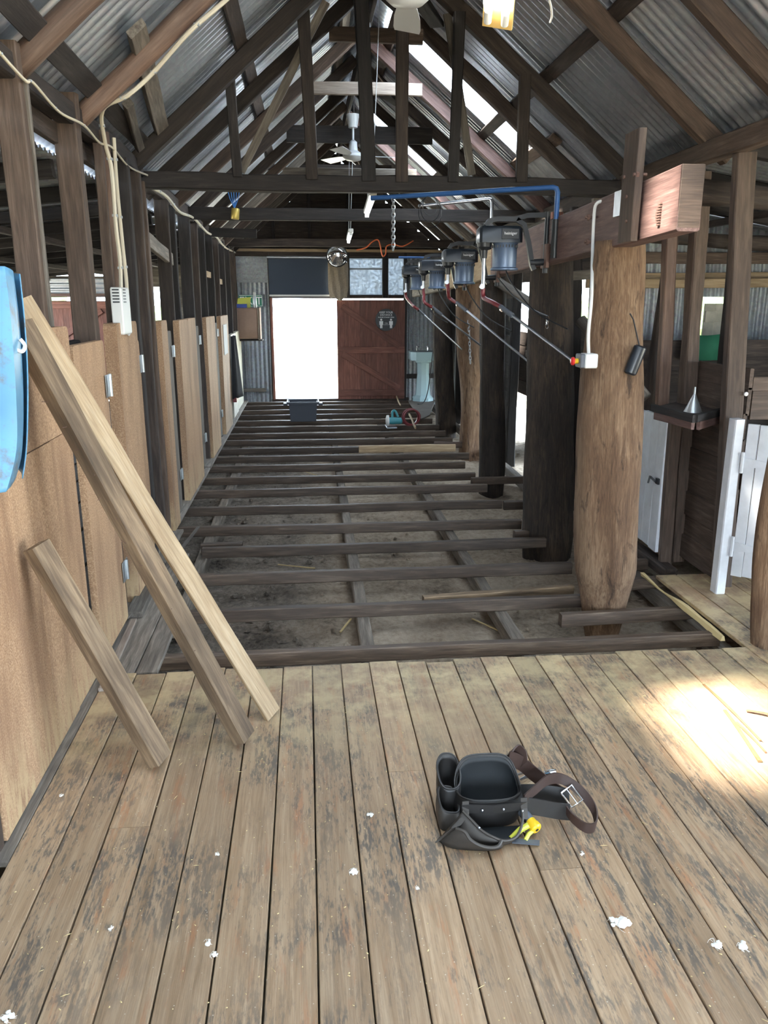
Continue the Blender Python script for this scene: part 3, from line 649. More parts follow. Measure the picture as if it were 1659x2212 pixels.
# roller blind, hessian sack, mirror
b = thing('roller_blind', (-.08, YE - .1, 1.75), 'dark blue-grey roller blind hanging above the bright doorway', 'blind')
G().box((-.60, YE - .095, 1.77), (.42, YE - .091, 2.36)).build('cloth', 'blind_blue', b); G().tube([(-.62, YE - .10, 2.375), (.44, YE - .10, 2.375)], .022, 12).build('roller', 'steel', b, True); G().box((-.60, YE - .10, 1.745), (.42, YE - .086, 1.772)).build('hem_bar', 'plastic_white', b)
g = G(); nx, nz = 10, 16; vs = []
for j in range(nz + 1):
    for i in range(nx + 1):
        u, v = i / nx, j / nz; wv = .17 - .02 * (v < .3) * (1 - v / .3); x = .565 + (u - .5) * 2 * wv * (1 - .12 * max(0, .25 - v) * 4 * (.5 + .5 * math.sin(u * 9)))
        vs.append((x, YE - .16 - .03 * math.sin(u * math.pi) + .014 * math.sin(u * 17 + v * 4), 1.70 + .60 * v + (.03 * math.sin(u * 8) if j == 0 else 0)))
g.add(vs, [[j * (nx + 1) + i, j * (nx + 1) + i + 1, (j + 1) * (nx + 1) + i + 1, (j + 1) * (nx + 1) + i] for j in range(nz) for i in range(nx)])
o = g.build('hessian_sack', 'hessian', None, True); tag(o, 'tan hessian sack hanging below the round mirror', 'sack'); md = o.modifiers.new('s', 'SOLIDIFY'); md.thickness = .012
c = atY(728, 553, 13.55); mr = thing('convex_mirror', c, 'round convex safety mirror above the doorway', 'mirror'); nd = V((-.05, -1, -.12)).normalized()
g = G(); g.lathe(c, nd, [(.165 * math.cos(a), .05 * math.sin(a)) for a in [i * math.pi / 2 / 8 for i in range(9)]], 28, False); g.build('mirror_face', 'mirror', mr, True)
G().lathe(c - nd * .012, nd, [(.15, 0), (.178, 0), (.178, .018), (.166, .022)], 28).build('rim', 'black_plastic', mr, True); G().tube([c - nd * .01, V((c.x, YE - .05, c.z + .02))], .012).build('bracket', 'black_plastic', mr)

# ------------------------------------------------------------------ outer walls and rear
wo = struct('wall_outer_left', 'dark board wall at the far side of the left pens'); hboards(wo, -5.25, -4, 14.1, -.35, 2.12, ((10.6, 13.4, .8, 1.9), (5.5, 7.5, .9, 1.7)), .25, 'wood_dark', alongY=True)  # far opening is unseen, added to light the red door end of the pens
wr = struct('wall_rear', 'wall behind the camera with a wide unseen doorway added for daylight'); hboards(wr, -4., -5.2, 6.4, -.3, 2.6, ((-.9, 2.2, -.4, 2.3), (-4.2, -2.4, .9, 1.9)), .2, 'wood_grey')  # unseen doorway added to let sky light in from behind the camera
z = 2.6
while z < 3.95: beam('wall_board', (-1.05 + (z - 2.6) / SL, -4, z + .1), (2.27 - (z - 2.6) / SR, -4, z + .1), .02, .196, 'wood_grey', wr); z += .2
wro = struct('wall_outer_right', 'outer wall of the right pens with an unseen bay added for daylight'); hboards(wro, 6.4, -4, 7.2, -.3, 1.95, ((-3.2, 3.4, .2, 1.9),), .22, 'wood_grey', alongY=True)  # unseen open bay added to light the near floor from the right
wf = struct('wall_right', 'board wall behind the shearing stands with let-go ports'); hboards(wf, 3.05, 7.2, 14.05, -.45, 2.30, ((8.45, 9.25, 1.38, 1.92), (8.55, 9.35, -.4, .72), (10.85, 11.35, 1.30, 1.85), (10.6, 11.6, -.5, .35), (12.6, 13.2, -.4, .5)), .17, 'wood_dark', alongY=True)
wp = struct('wall_cross', 'iron cross wall closing the right pens'); vsheet(wp, 3.05, 3.66, -.2, 2.42, 7.25); vsheet(wp, 4.02, 6.4, -.2, 2.36, 7.25); vsheet(wp, 3.6, 4.1, 1.72, 2.40, 7.27); beam('rail', (2.9, 7.2, 1.89), (6.4, 7.2, 1.93), .05, .07, 'wood_pale', wp); beam('rail', (3.0, 7.19, 2.06), (6.4, 7.19, 2.06), .04, .10, 'wood_brown', wp)
d3 = struct('door_3', 'weathered cream plank door far right behind the pens', (3.85, 7.2, 0))
for i in range(3): beam('plank', (3.735 + i * .105, 7.22, 0), (3.735 + i * .105, 7.22, 1.66), .10, .02, 'cream_paint', d3, up=(0, 1, 0), seg=3)
beam('rail', (3.69, 7.20, 1.54), (4.0, 7.20, 1.54), .02, .10, 'cream_paint', d3)
for p, s, q in (((-5.2, 12.0, 1.35), (2.8, 1.1), (1, 0, 0)), ((-5.2, 6.5, 1.3), (2.0, .8), (1, 0, 0)), ((.6, -3.95, 1.1), (3.1, 2.5), (0, 1, 0)), ((6.35, .1, 1.05), (6.6, 1.7), (-1, 0, 0)), ((0, 14.1, .86), (1.2, 1.75), (0, -1, 0)), ((3.08, 8.95, .2), (.8, .9), (-1, 0, 0)), ((3.08, 8.85, 1.65), (.8, .5), (-1, 0, 0)), ((3.08, 11.1, 1.57), (.5, .5), (-1, 0, 0)), ((-2.4, 14.1, 1.5), (.45, .6), (0, -1, 0))): portal(p, s[0], s[1], q)
fp = struct('floor_pens', 'slatted floor of the catching pens')
for i in range(16): board(-5.2 + i * .248, -3.9, 14.0, .225, 'wood_dark', name='slat', parent=fp, th=.03)
for i in range(18): beam('slat', (2.62, 4.75 + i * .14, -.015), (6.3, 4.75 + i * .14, -.015), .11, .03, 'wood_grey', fp, seg=3)
# the yard beyond the doorway: fence, a ute-sized tank stand and shrubs, all in full sun
for i in range(7):
    fx = -6 + i * 2.2; o = beam('fence_post', (fx, 24, -.5), (fx, 24, .85), .10, .10, 'fence_wood', rnd=True); tag(o, ['leftmost', 'second', 'third', 'fourth', 'fifth', 'sixth', 'rightmost'][i] + ' grey post of the sunlit yard fence', 'post', 'posts of the yard fence')
for i, z in enumerate((.1, .4, .7)): o = G().tube([(-6.2, 24.06, z), (7.4, 24.06, z)], .008, 6).build('fence_wire', 'zinc'); tag(o, ('bottom', 'middle', 'top')[i] + ' wire of the sunlit yard fence', 'wire')
for i, (x, y, r) in enumerate(((2.5, 27, .9), (-4.5, 30, 1.3), (9, 22, 1.5), (13, 26, 2.0), (17, 24, 1.8), (-12, 33, 2.4))):
    bm = bmesh.new(); bmesh.ops.create_icosphere(bm, subdivisions=4, radius=r)
    for v in bm.verts: v.co *= 1 + .25 * noise.noise(v.co * 2.2 / r + V((i * 7, 0, 0))) + .12 * noise.noise(v.co * 7 / r)
    me = bpy.data.meshes.new('shrub'); bm.to_mesh(me); bm.free(); me.materials.append(MATS['leaf_green'])
    tag(link(bpy.data.objects.new('shrub', me), Matrix.Translation((x, y, r * .6 - .4))), ('low shrub beyond the yard fence straight through the doorway', 'round shrub beyond the fence, left of the doorway view', 'green bush seen through the right wall window', 'larger bush behind the one at the right window', 'bush furthest right in the yard', 'big tree-like shrub at the far left of the yard')[i], 'shrub')

# ================================================================== RIGHT SIDE
def trunk(name, pts, y, rad, mat, lab, **k):
    P = [atY(px, py, y) for px, py in pts]; P.insert(0, V((P[0].x, y, -.28))); o = log(name, P, rad, mat, **k)
    return tag(o, lab, 'post', 'log posts along the shearing board')
trunk('log_post', [(1306, 1285), (1310, 1200), (1314, 1050), (1320, 850), (1328, 690), (1338, 520)], 4.25, [.09, .13, .172, .180, .182, .170, .145, .128], 'wood_log', 'thick honey-brown log post nearest the camera under the red beam', rough=.07)
trunk('log_post', [(1184, 1130), (1186, 950), (1188, 760), (1190, 560)], 5.73, [.18, .195, .19, .18, .165, .15], 'wood_logdark', 'charred dark log post second along the shearing board', rough=.06)
trunk('log_post', [(1062, 1015), (1063, 880), (1064, 760), (1066, 590)], 7.7, [.12, .13, .125, .12, .115], 'wood_logdark', 'dark split log post third along the shearing board', rough=.08)
trunk('log_post', [(1013, 950), (1016, 850), (1012, 760), (1010, 610)], 9.6, [.15, .125, .115, .13, .15], 'wood_log', 'flared tan log post fourth along the shearing board', rough=.1)
trunk('log_post', [(962, 905), (958, 800), (956, 720), (954, 620)], 11.38, [.15, .145, .14, .13], 'wood_logdark', 'furthest log post beside the washbasin', rough=.07)
P = [atY(1640, 1395, 3.5), atY(1640, 1250, 3.5), atY(1652, 1120, 3.48), atY(1690, 900, 3.45), atY(1720, 600, 3.45)]; P.insert(0, V((P[0].x + .04, 3.5, -.2))); P = [p + V((.055, 0, 0)) for p in P]
tag(log('log_post', P, [.085, .085, .08, .08, .078], 'wood_log', rough=.1), 'slim crooked log post at the right edge of the frame', 'post')
# bearer for the shearing machines
ZB = lambda y: 2.115 - .029 * (y - 3.42)
bb = thing('machine_beam', (1.63, 4.2, ZB(4.2)), 'massive red-brown timber beam carrying the shearing machines', 'beam')
beam('timber', (1.635, 3.42, ZB(3.42)), (1.635, 6.9, ZB(6.9)), .105, .27, 'wood_red', bb, seg=10, jit=.004, bev=.008)
G().box((1.583, 3.4165, ZB(3.42) - .133), (1.687, 3.422, ZB(3.42) + .133), .004).build('end_grain', 'wood_brown', bb)
g = G()
for px, py in ((1281, 470), (1279, 523), (1366, 383), (1388, 377), (1371, 425), (1370, 478)):
    g = G(); p = atX(px, py, 1.57); g.tube([p + V((.02, 0, 0)), p + V((-.045, 0, 0))], .008, 8); g.lathe(p + V((-.02, 0, 0)), (-1, 0, 0), [(.016, 0), (.016, .014)], 6); g.build('bolt', 'rust_steel', bb)
p = atX(1333, 440, 1.572); G().box((1.572, p.y - .045, p.z - .06), (1.583, p.y + .045, p.z + .06)).build('steel_plate', 'zinc', bb)
g = G(); p = atX(1424, 462, 1.58)
for i in range(9): g.box((1.572, p.y - .02, p.z - .05 + i * .011), (1.588, p.y + .02 * math.sin(i / 8 * math.pi) + .005, p.z - .043 + i * .011))
g.build('comb_bracket', 'rust_steel', bb)
o = beam('strap_board', (1.555, 3.865, 1.965), (1.555, 3.865, 2.455), 16 * .01, .035, 'wood_brown', None, up=(1, 0, 0)); tag(o, 'weathered upright board bolted across the red beam', 'board')
for i, (a, b, m) in enumerate(((6.9, 9.4, 'wood_pale'), (9.4, 12.0, 'wood_grey'))):
    o = beam('bearer_timber', (1.63, a, ZB(a) - .02), (1.63, b, ZB(b) - .02), .09, .24, m, seg=6); tag(o, ('pale bearer timber behind the second shearing machine', 'grey bearer timber behind the far shearing machines')[i], 'beam')
rp = struct('wall_chutes', 'posts, plates and boards of the right-hand chutes')
beam('wall_plate', (2.31, -4, 2.50), (2.31, 5.9, 2.50), .09, .11, 'wood_brown', rp, seg=14, jit=.01); beam('wall_plate', (2.33, 5.9, 2.50), (2.45, 14, 2.46), .09, .11, 'wood_dark', rp, seg=14)
def post(p, q, wx, wy, m='wood_brown'): return beam('post', p, q, wy, wx, m, rp, up=(1, 0, 0), jit=.006)
post((2.505, 4.33, -.05), (2.345, 4.33, 2.45), .11, .06); post((2.52, 4.98, -.05), (2.44, 4.98, 2.45), .085, .10); post((2.43, 5.08, -.05), (2.29, 5.08, 2.45), .075, .075, 'wood_pole'); post((2.38, 4.86, -.05), (2.36, 4.86, .95), .075, .05)
post((2.45, 5.6, 0), (2.30, 5.7, 2.45), .06, .06, 'wood_dark'); beam('post', (2.40, 5.4, .6), (2.62, 5.7, 2.2), .09, .09, 'wood_dark', rp, rnd=True)
post((2.35, 6.3, -.05), (2.25, 6.3, 2.45), .05, .06, 'wood_grey'); post((2.42, 6.9, -.2), (2.30, 6.9, 2.45), .10, .08, 'wood_black'); post((2.32, 7.3, -.2), (2.26, 7.3, 2.45), .10, .06, 'wood_door'); post((2.35, 8.9, -.2), (2.35, 8.9, 2.45), .10, .08, 'wood_black'); post((2.3, 10.2, -.2), (2.32, 10.2, 2.45), .09, .08, 'wood_black'); post((2.35, 12.2, -.2), (2.35, 12.2, 2.45), .12, .08, 'wood_black'); post((2.45, 13.4, -.2), (2.45, 13.4, 2.45), .1, .08, 'wood_black')
post((3.3, 6.0, 0), (3.25, 6.0, 2.3), .09, .08, 'wood_dark'); post((2.7, 3.3, 0), (2.7, 3.3, 2.4), .09, .09); post((3.7, 5.2, 0), (3.6, 5.2, 2.2), .10, .10, 'wood_dark'); post((4.2, 6.3, 0), (4.2, 6.3, 2.2), .09, .09, 'wood_dark')
beam('side_beam', (2.32, 4.9, 2.33), (6.2, 5.1, 2.0), .10, .14, 'wood_dark', rp, rnd=True, jit=.02); beam('side_beam', (2.4, 6.2, 2.20), (6.3, 6.4, 1.98), .08, .12, 'wood_dark', rp, rnd=True, jit=.02); beam('side_beam', (2.45, 6.95, 1.83), (6.3, 7.0, 1.85), .06, .08, 'wood_pale', rp)
hboards(rp, 2.53, 4.34, 4.95, .0, 1.31, (), .15, 'wood_brown', alongY=True, name='chute_board')
hboards(rp, 6.55, 2.55, 4.9, .05, 1.36, (), .17, 'wood_dark', name='pen_board'); hboards(rp, 2.62, 5.1, 6.5, .05, .95, (), .17, 'wood_dark', alongY=True, name='pen_board')
hboards(rp, 4.45, 2.62, 4.6, .05, 1.25, ((2.6, 4.6, .85, 1.0),), .16, 'wood_brown', name='pen_board')
hboards(rp, 2.50, 7.4, 8.5, .1, 1.2, (), .17, 'wood_black', alongY=True, name='pen_board'); hboards(rp, 2.50, 9.7, 12.1, -.1, 1.7, (), .17, 'wood_black', alongY=True, name='pen_board')
beam('rail', (2.0, 6.05, 1.87), (2.32, 6.25, 1.90), .04, .07, 'wood_grey', rp); beam('rail', (2.02, 5.2, 1.27), (2.35, 5.5, 1.27), .04, .06, 'wood_pale', rp); beam('rail', (1.95, 6.95, 1.23), (2.3, 7.1, 1.25), .05, .06, 'wood_grey', rp)
beam('kick_board', (2.36, 4.70, -.05), (2.33, 6.2, -.05), .09, .07, 'wood_dark', rp); beam('brace', (1.82, 7.6, 1.85), (2.30, 6.9, 1.45), .09, .09, 'wood_grey', rp, rnd=True); beam('brace', (1.98, 5.7, 1.55), (2.3, 5.2, 1.05), .09, .09, 'wood_grey', rp, rnd=True)
o = beam('cut_edge_splinter', (2.105, 4.58, -.004), (2.125, 3.60, -.004), .012, .02, 'straw', seg=12, jit=.02); tag(o, 'pale torn edge of the last floorboard at the right of the opening', 'splinter')
# white chute doors
def wdoor(name, A, B, z0, z1, n, lab, th=.022, drop=0., hinged=False):
    A, B = V((*A, 0)), V((*B, 0)); d = (B - A); nrm = V((0, 0, 1)).cross(d).normalized(); nrm = nrm if nrm.y < 0 or nrm.x < 0 else -nrm
    t_ = thing(name, ((A + B) / 2 + V((0, 0, z0))), lab, 'door', 'white painted chute doors')
    for i in range(n):
        c = A + d * ((i + .5) / n); beam('plank', c + V((0, 0, z0 + R.uniform(-.012, .012))), c + V((0, 0, z1 - .012 * (i == n - 1) + R.uniform(-.004, .004))), d.length / n - .003, th, 'white_paint', t_, up=nrm, seg=4, jit=.0015)
    return t_, nrm, d.normalized()
t1, n1, d1 = wdoor('chute_door', (2.33, 4.88), (2.36, 5.42), .05, .955, 4, 'white plank chute door with a black latch, beside the nearest log')
g = G(); p = atX(1418, 1038, 2.315); g.tube([p + V((-.012, .07, .01)), p + V((-.02, -.03, 0))], .008); g.tube([p + V((-.02, .06, .02)), p + V((-.03, .06, -.03))], .006); g.box(p + V((-.008, -.04, -.02)), p + V((.008, .0, .02))); g.build('latch', 'black_plastic', t1)
e = atZ(1662, 927, 1.0)
t2, n2, d2 = wdoor('chute_door', (2.475, 4.20), (e.x + .10, e.y - .10), .13, 1.02, 4, 'white plank chute door with strap hinges at the right edge'); h0 = V((2.475, 4.2, 0))
beam('hinge_post', (2.425, 4.235, .0), (2.425, 4.235, 1.045), .06, .075, 'white_paint', t2, up=(0, 1, 0), jit=.003)
for z in (.30, .80):
    g = G(); g.prism([h0 + d2 * .0 + V((0, 0, z - .03)) + n2 * .013, h0 + d2 * .22 + V((0, 0, z - .008)) + n2 * .013, h0 + d2 * .22 + V((0, 0, z + .004)) + n2 * .013, h0 + V((0, 0, z + .03)) + n2 * .013], n2 * .006)
    g.lathe(h0 + V((-.006, 0, z - .06)) + n2 * .02, (0, 0, 1), [(.01, 0), (.01, .12)], 8); g.build('strap_hinge', 'white_paint', t2)
# corner shelf with funnel
s0, s1, s2, s3 = atZ(1410, 880, .93), atZ(1502, 905, .93), atZ(1582, 882, .93), atZ(1485, 862, .93)
mid = (s0 + s1 + s2 + s3) / 4; sc_ = .62; cam2 = V((0, 0, EYE))
s0, s1, s2, s3 = [cam2 + (q - cam2) * .86 for q in (s0, s1, s2, s3)]
zs = sum(q.z for q in (s0, s1, s2, s3)) / 4
sh = thing('corner_shelf', (s1.x, s1.y, zs), 'dark wooden corner shelf over the white chute door', 'shelf')
G().prism([s0, s1, s2, s3], (0, 0, -.02)).build('shelf_board', 'wood_dark', sh)
for a, b in ((s0, s1), (s1, s2)): beam('lip', a + V((0, 0, .0)), b + V((0, 0, .0)), .03, .045, 'wood_black', sh); beam('apron', a.lerp(b, .08) + V((0, 0, -.045)), b.lerp(a, .05) + V((0, 0, -.045)), .02, .05, 'wood_red', sh)
c = s1.lerp(s3, .28) + V((.0, 0, .004)); fu = thing('funnel', c, 'small upturned tin funnel on the corner shelf', 'funnel')
G().lathe(c, (0, 0, 1), [(.055, 0), (.052, .004), (.009, .105), (.006, .11)], 24).build('cone', 'zinc', fu, True); G().lathe(c + V((0, 0, .105)), (0, 0, 1), [(.008, 0), (.005, .045)], 10).build('spout', 'zinc', fu, True)
c = s2.lerp(s3, .35); o = G().box(c + V((-.06, -.05, .002)), c + V((.05, .03, .010))).build('blue_folder', 'blue_plastic'); tag(o, 'flat blue packet lying on the corner shelf', 'packet')
# green cloth on the pen rail, speaker on the log
a, b_ = atY(1488, 722, 6.45), atY(1592, 778, 6.45); nx = 16; vs = []
for j in (0, 1):
    for i in range(nx + 1): u = i / nx; vs.append((a.x + (b_.x - a.x) * u, 6.45 + .02 * math.sin(u * 13) * (1 if j == 0 else .3), b_.z if j == 0 else a.z - .01 * math.sin(u * 5)))
o = G().add(vs, [[i, i + 1, nx + 2 + i, nx + 1 + i] for i in range(nx)]).build('green_cloth', 'cloth_green', None, True); tag(o, 'dark green cloth hung over the pen rail at right', 'cloth'); md = o.modifiers.new('s', 'SOLIDIFY'); md.thickness = .006
a, b_ = atY(1384, 748, 4.055), atY(1360, 808, 4.055); sp = thing('bluetooth_speaker', (a + b_) / 2, 'small dark blue cylinder speaker hung on the nearest log', 'speaker'); dd = (b_ - a).normalized()
G().lathe(a, dd, [(.026, .0), (.033, .006), (.034, .02), (.034, (b_ - a).length - .02), (.033, (b_ - a).length - .006), (.026, (b_ - a).length)], 20).build('body', 'hood_navy', sp, True)
for q, s_ in ((a, 1), (b_, -1)): G().lathe(q + dd * .004 * s_, -dd * s_, [(.028, 0), (.024, .006)], 20).build('end_cap', 'black_plastic', sp, True)
q = atY(1368, 690, 4.05); G().tube([a + dd * .01, q, q + V((-.02, 0, .03))], .004, 6).build('hanging_cord', 'black_plastic', sp)
# emergency stop and its white cable
c = atY(1266, 780, 4.13); es = thing('stop_switch', c, 'grey switch box with red and yellow emergency button on the log', 'switch')
G().box(c + V((-.02, -.045, -.035)), c + V((.05, .045, .04)), .005).build('box', 'plastic_white', es); G().box(c + V((-.045, -.043, -.033)), c + V((-.018, .043, .038)), .004).build('box_back', 'grey_plastic', es)
G().lathe(c + V((-.045, 0, 0)), (-1, 0, 0), [(.014, 0), (.014, .02)], 14).build('collar', 'yellow_plastic', es, True); G().lathe(c + V((-.063, 0, 0)), (-1, 0, 0), [(.012, 0), (.022, .004), (.022, .014), (.014, .02)], 16).build('button', 'red_plastic', es, True)
Pc = [atX(1296, 438, 1.575) + V((.02, 0, .01)), atX(1288, 441, 1.565), atX(1283, 470, 1.565), atX(1280, 540, 1.565), atY(1278, 640, 4.12), atY(1271, 720, 4.12), atY(1272, 768, 4.13)]
o = G().tube(Pc, .009, 8, 4).build('power_cable', 'plastic_white', None, True); tag(o, 'white cable running down the nearest log to the stop switch', 'cable')

# ================================================================== SHEARING MACHINES
t = NT('lightblue_plastic'); v = t.coords((1, 1, 1), rand=False)
t.setp(Base_Color=t.mix(t.ramp(t.noise(v, 9, 7, .72), [(.52, 0.), (.64, .75)]), t.mix(t.ramp(t.noise(v, 3, 4), [(.35, .5), (.6, 0.)]), (.115, .30, .47), (.07, .19, .31)), (.14, .11, .08)), Roughness=.42)
def catenary(a, b, sag, n=8): a, b = V(a), V(b); return [a.lerp(b, i / n) - V((0, 0, sag * 4 * (i / n) * (1 - i / n))) for i in range(n + 1)]
def chainlinks(g, a, b, n, r=.011, t=.0028):
    a, b = V(a), V(b)
    for i in range(n):
        c = a.lerp(b, (i + .5) / n); d = (b - a).normalized(); s_ = d.cross(V((1, .3, .1)) if i % 2 else V((-.3, 1, .1))).normalized(); L = (b - a).length / n * .72
        g.tube([c + d * L * math.sin(k * math.pi / 5) + s_ * r * math.cos(k * math.pi / 5) for k in range(11)], t, 5)
def machine(mp, tp, jp, ep, ex, lab, hood='hood_navy'):
    c = atX(*mp, 1.30); y = c.y; zc = c.z
    m = thing('shearing_machine', (1.30, y, zc - .1), lab, 'machine', 'shearing machines on the bearer beam')
    G().lathe((1.30, y, zc - .105), (0, 0, 1), [(.085, 0), (.090, .004), (.090, .012), (.078, .02), (.079, .16), (.086, .17), (.086, .19)], 28).build('motor_body', 'motor_blue', m, True)
    g = G()
    for k in range(14):
        a = math.pi * (1 + k / 13); g.box((1.30 + .081 * math.cos(a) - .0035, y + .081 * math.sin(a) - .002, zc + .035), (1.30 + .081 * math.cos(a) + .0035, y + .081 * math.sin(a) + .002, zc + .052))
    g.build('vent', 'black_plastic', m)
    g = G(); z0 = zc + .065; z1 = zc + .165; out = []
    for x, hw in ((-.18, .055), (-.165, .070), (-.06, .074), (.0, .098), (.075, .092), (.098, .06)): out.append((1.30 + x, hw))
    poly = [(x, y - h) for x, h in out] + [(x, y + h) for x, h in reversed(out)]; top = [((x - 1.27) * .9 + 1.27, (yy - y) * .86 + y) for x, yy in poly]; n = len(poly)
    g.add([(p[0], p[1], z0) for p in poly] + [(p[0], p[1], z1 - .018) for p in poly] + [(p[0], p[1], z1) for p in top], [list(range(n - 1, -1, -1)), list(range(2 * n, 3 * n))] + [[i + k * n, (i + 1) % n + k * n, (i + 1) % n + n + k * n, i + n + k * n] for i in range(n) for k in (0, 1)])
    hd = g.build('hood', hood, m, 'auto'); G().box((1.255, y - .101, zc + .085), (1.365, y - .094, zc + .145)).build('badge', 'black_plastic', hd)
    text('badge_lettering', 'heiniger', .026, (1.31, y - .1022, zc + .118), (1, 0, 0), (0, -1, 0), 'print_white', hd)
    # C-shaped hanger back to the beam
    g = G(); ht = zc + .20
    g.strip([(1.17, y, ht - .03), (1.19, y, ht), (1.24, y, ht + .012), (1.36, y, ht + .012), (1.44, y, ht + .035), (1.575, y, ht + .04)], (0, .03, 0), .03)
    g.strip([(1.37, y, ht + .01), (1.42, y, ht - .02), (1.455, y, ht - .13), (1.485, y, zc - .07), (1.50, y, zc - .10)], (0, .03, 0), .03); g.tube([(1.47, y, zc - .055), (1.585, y, zc - .05)], .022, 12); g.tube([(1.575, y, zc - .12), (1.575, y, ht + .06)], .018, 10)
    g.build('hanger', 'black_plastic', m, 'auto')
    g = G(); g.box((1.56, y - .06, zc - .09), (1.582, y + .06, zc + .06)); g.build('wall_plate_iron', 'rust_steel', m)
    t0 = atX(*tp, 1.16); T = V((1.165, y, t0.z)); J = atX(*jp, 1.24); E_ = atX(*ep, ex)
    G().lathe((1.165, y, zc + .07), (0, 0, -1), [(.05, 0), (.046, .03), (.022, .05), (.018, .10)], 16).build('drive_boot', 'black_plastic', m, True)
    G().tube([(1.165, y, zc - .02), T], .013, 10).build('down_tube', 'steel', m, True); G().lathe(T + V((-.012, -.01, .01)), (0, -1, 0), [(.017, 0), (.017, .02)], 10).build('clamp', 'steel', m, True)
    dJ = (E_ - J).normalized(); G().tube([T + V((0, 0, .0)), T + V((.003, -.015, -.06)), J - dJ * .10 + V((0, 0, -.01)), J], .015, 10, 6).build('flexible_hose', 'hose_red', m, True)
    G().tube([J - dJ * .01, J + dJ * .12], .016, 10).build('ferrule', 'grey_plastic', m, True); G().tube([J, E_], .0095, 10).build('drive_tube', 'steel', m, True); G().lathe(J + V((0, 0, -.012)), (0, -1, -.2), [(.012, 0), (.012, .02)], 8).build('hook', 'chrome', m, True)
    # pull cord from the motor's underside
    b = V((1.31, y, zc - .10)); q = [b, b + V((.03, -.10, -.10)), b + V((.12, -.32, -.26)), b + V((.26, -.55, -.36))]
    G().tube(q, .005, 6, 6).build('pull_cord', 'pipe_black', m, True)
    return c
m1 = machine((1090, 548), (1047, 622), (1083, 664), (1280, 811), 1.60, 'largest-looking navy shearing machine, nearest the camera on the beam')
m2 = machine((1003, 585), (968, 612), (988, 655), (1152, 790), 1.72, 'second shearing machine along, its hood catching a bright gleam')
m3 = machine((944, 600), (919, 622), (934, 664), (1040, 748), 1.76, 'third shearing machine along the beam')
m4 = machine((902, 606), (888, 630), (903, 668), (1000, 757), 1.88, 'furthest shearing machine, nearest the washbasin')
# cords and end hooks
o = G().tube([atX(1075, 600, 1.36), atX(1110, 640, 1.45), atX(1150, 668, 1.52), atX(1183, 683, 1.55)], .005, 6, 5).build('switch_cord', 'pipe_black', None, True); tag(o, 'thin dark cord running from the nearest machine to the charred log', 'cord')
g = G(); p = atX(1183, 684, 1.56); chainlinks(g, p, p - V((0, 0, .07)), 3); o = g.build('hook_ring', 'chrome'); tag(o, 'small shiny hook rings hanging before the charred log', 'hook')
g = G(); a = atY(1012, 692, 9.475); chainlinks(g, a, atY(1016, 785, 9.47), 12, .013, .004); o = g.build('chain', 'zinc'); tag(o, 'short hanging chain on the flared tan log', 'chain')
# swing arms over the stands
def arm(name, top, low, far, r, mat, lab, z, sleeve=True):
    b = thing(name, low, lab, 'pipe'); k = V((top.x, top.y, z)); d = (far - k).normalized()
    G().tube([low, k - V((0, 0, .03)), k - V((0, 0, .008)) + d * .008, k + d * .03, far], r, 10).build('bent_pipe', mat, b, True)
    if sleeve: G().tube([low, low.lerp(k, .55)], r * 1.5, 10).build('sleeve', 'pipe_black', b, True)
    return b
z = 2.37; arm('swing_arm', V((1.575, 5.1, z)), V((1.575, 5.1, 1.95)), atZ(802, 428, z), .016, 'pipe_blue', 'blue bent pipe arm reaching out from the beam over the bay', z)
q = atX(1060, 482, 1.57); z = atX(1058, 431, 1.57).z; arm('swing_arm', V((1.575, q.y, z)), V((1.575, q.y, q.z)), atZ(905, 445, z), .014, 'steel', 'silver bent pipe arm behind the blue one', z, False)
e = atY(870, 556, 10.2); o = G().tube([V((1.60, 10.2, e.z - .18)), V((1.56, 10.2, e.z)), V((e.x - .05, 10.2, e.z))], .014, 8).build('pipe_stub', 'pipe_blue', None, True); tag(o, 'short far blue pipe by the frosted windows', 'pipe')
AF = atZ(802, 428, 2.37); AK = V((1.575, 5.1, 2.37))
g = G(); a = AF.lerp(AK, .13) - V((0, 0, .005)); chainlinks(g, a, V((a.x, a.y, a.z - .34)), 14, .013, .004); o = g.build('chain', 'zinc'); tag(o, 'long steel chain hanging from the blue pipe arm', 'chain')
g = G(); a = AF.lerp(AK, .34)
for k in range(3): g.tube([a + V((.05 * math.cos(t) * (1 + .3 * k), .0, -.07 - .02 * k + (.06 + .02 * k) * math.sin(t))) for t in [i * 2 * math.pi / 14 + k for i in range(15)]], .0025, 5)
o = g.build('wire_coil', 'black_plastic'); tag(o, 'little coil of black wire hanging on the blue pipe arm', 'wire')
# orange cord draped on the end tie beam
Po = [atY(770, 540, 12.70), atY(790, 535, 12.70), atY(805, 522, 12.70), atY(818, 520, 12.70), atY(826, 552, 12.70), atY(833, 548, 12.70), atY(835, 532, 12.70), atY(850, 528, 12.70), atY(870, 532, 12.70), atY(893, 520, 12.70)]
o = G().tube(Po, .010, 6, 5).build('extension_cord', 'cord_orange', None, True); tag(o, 'orange extension cord looped over the far tie beam', 'cord')

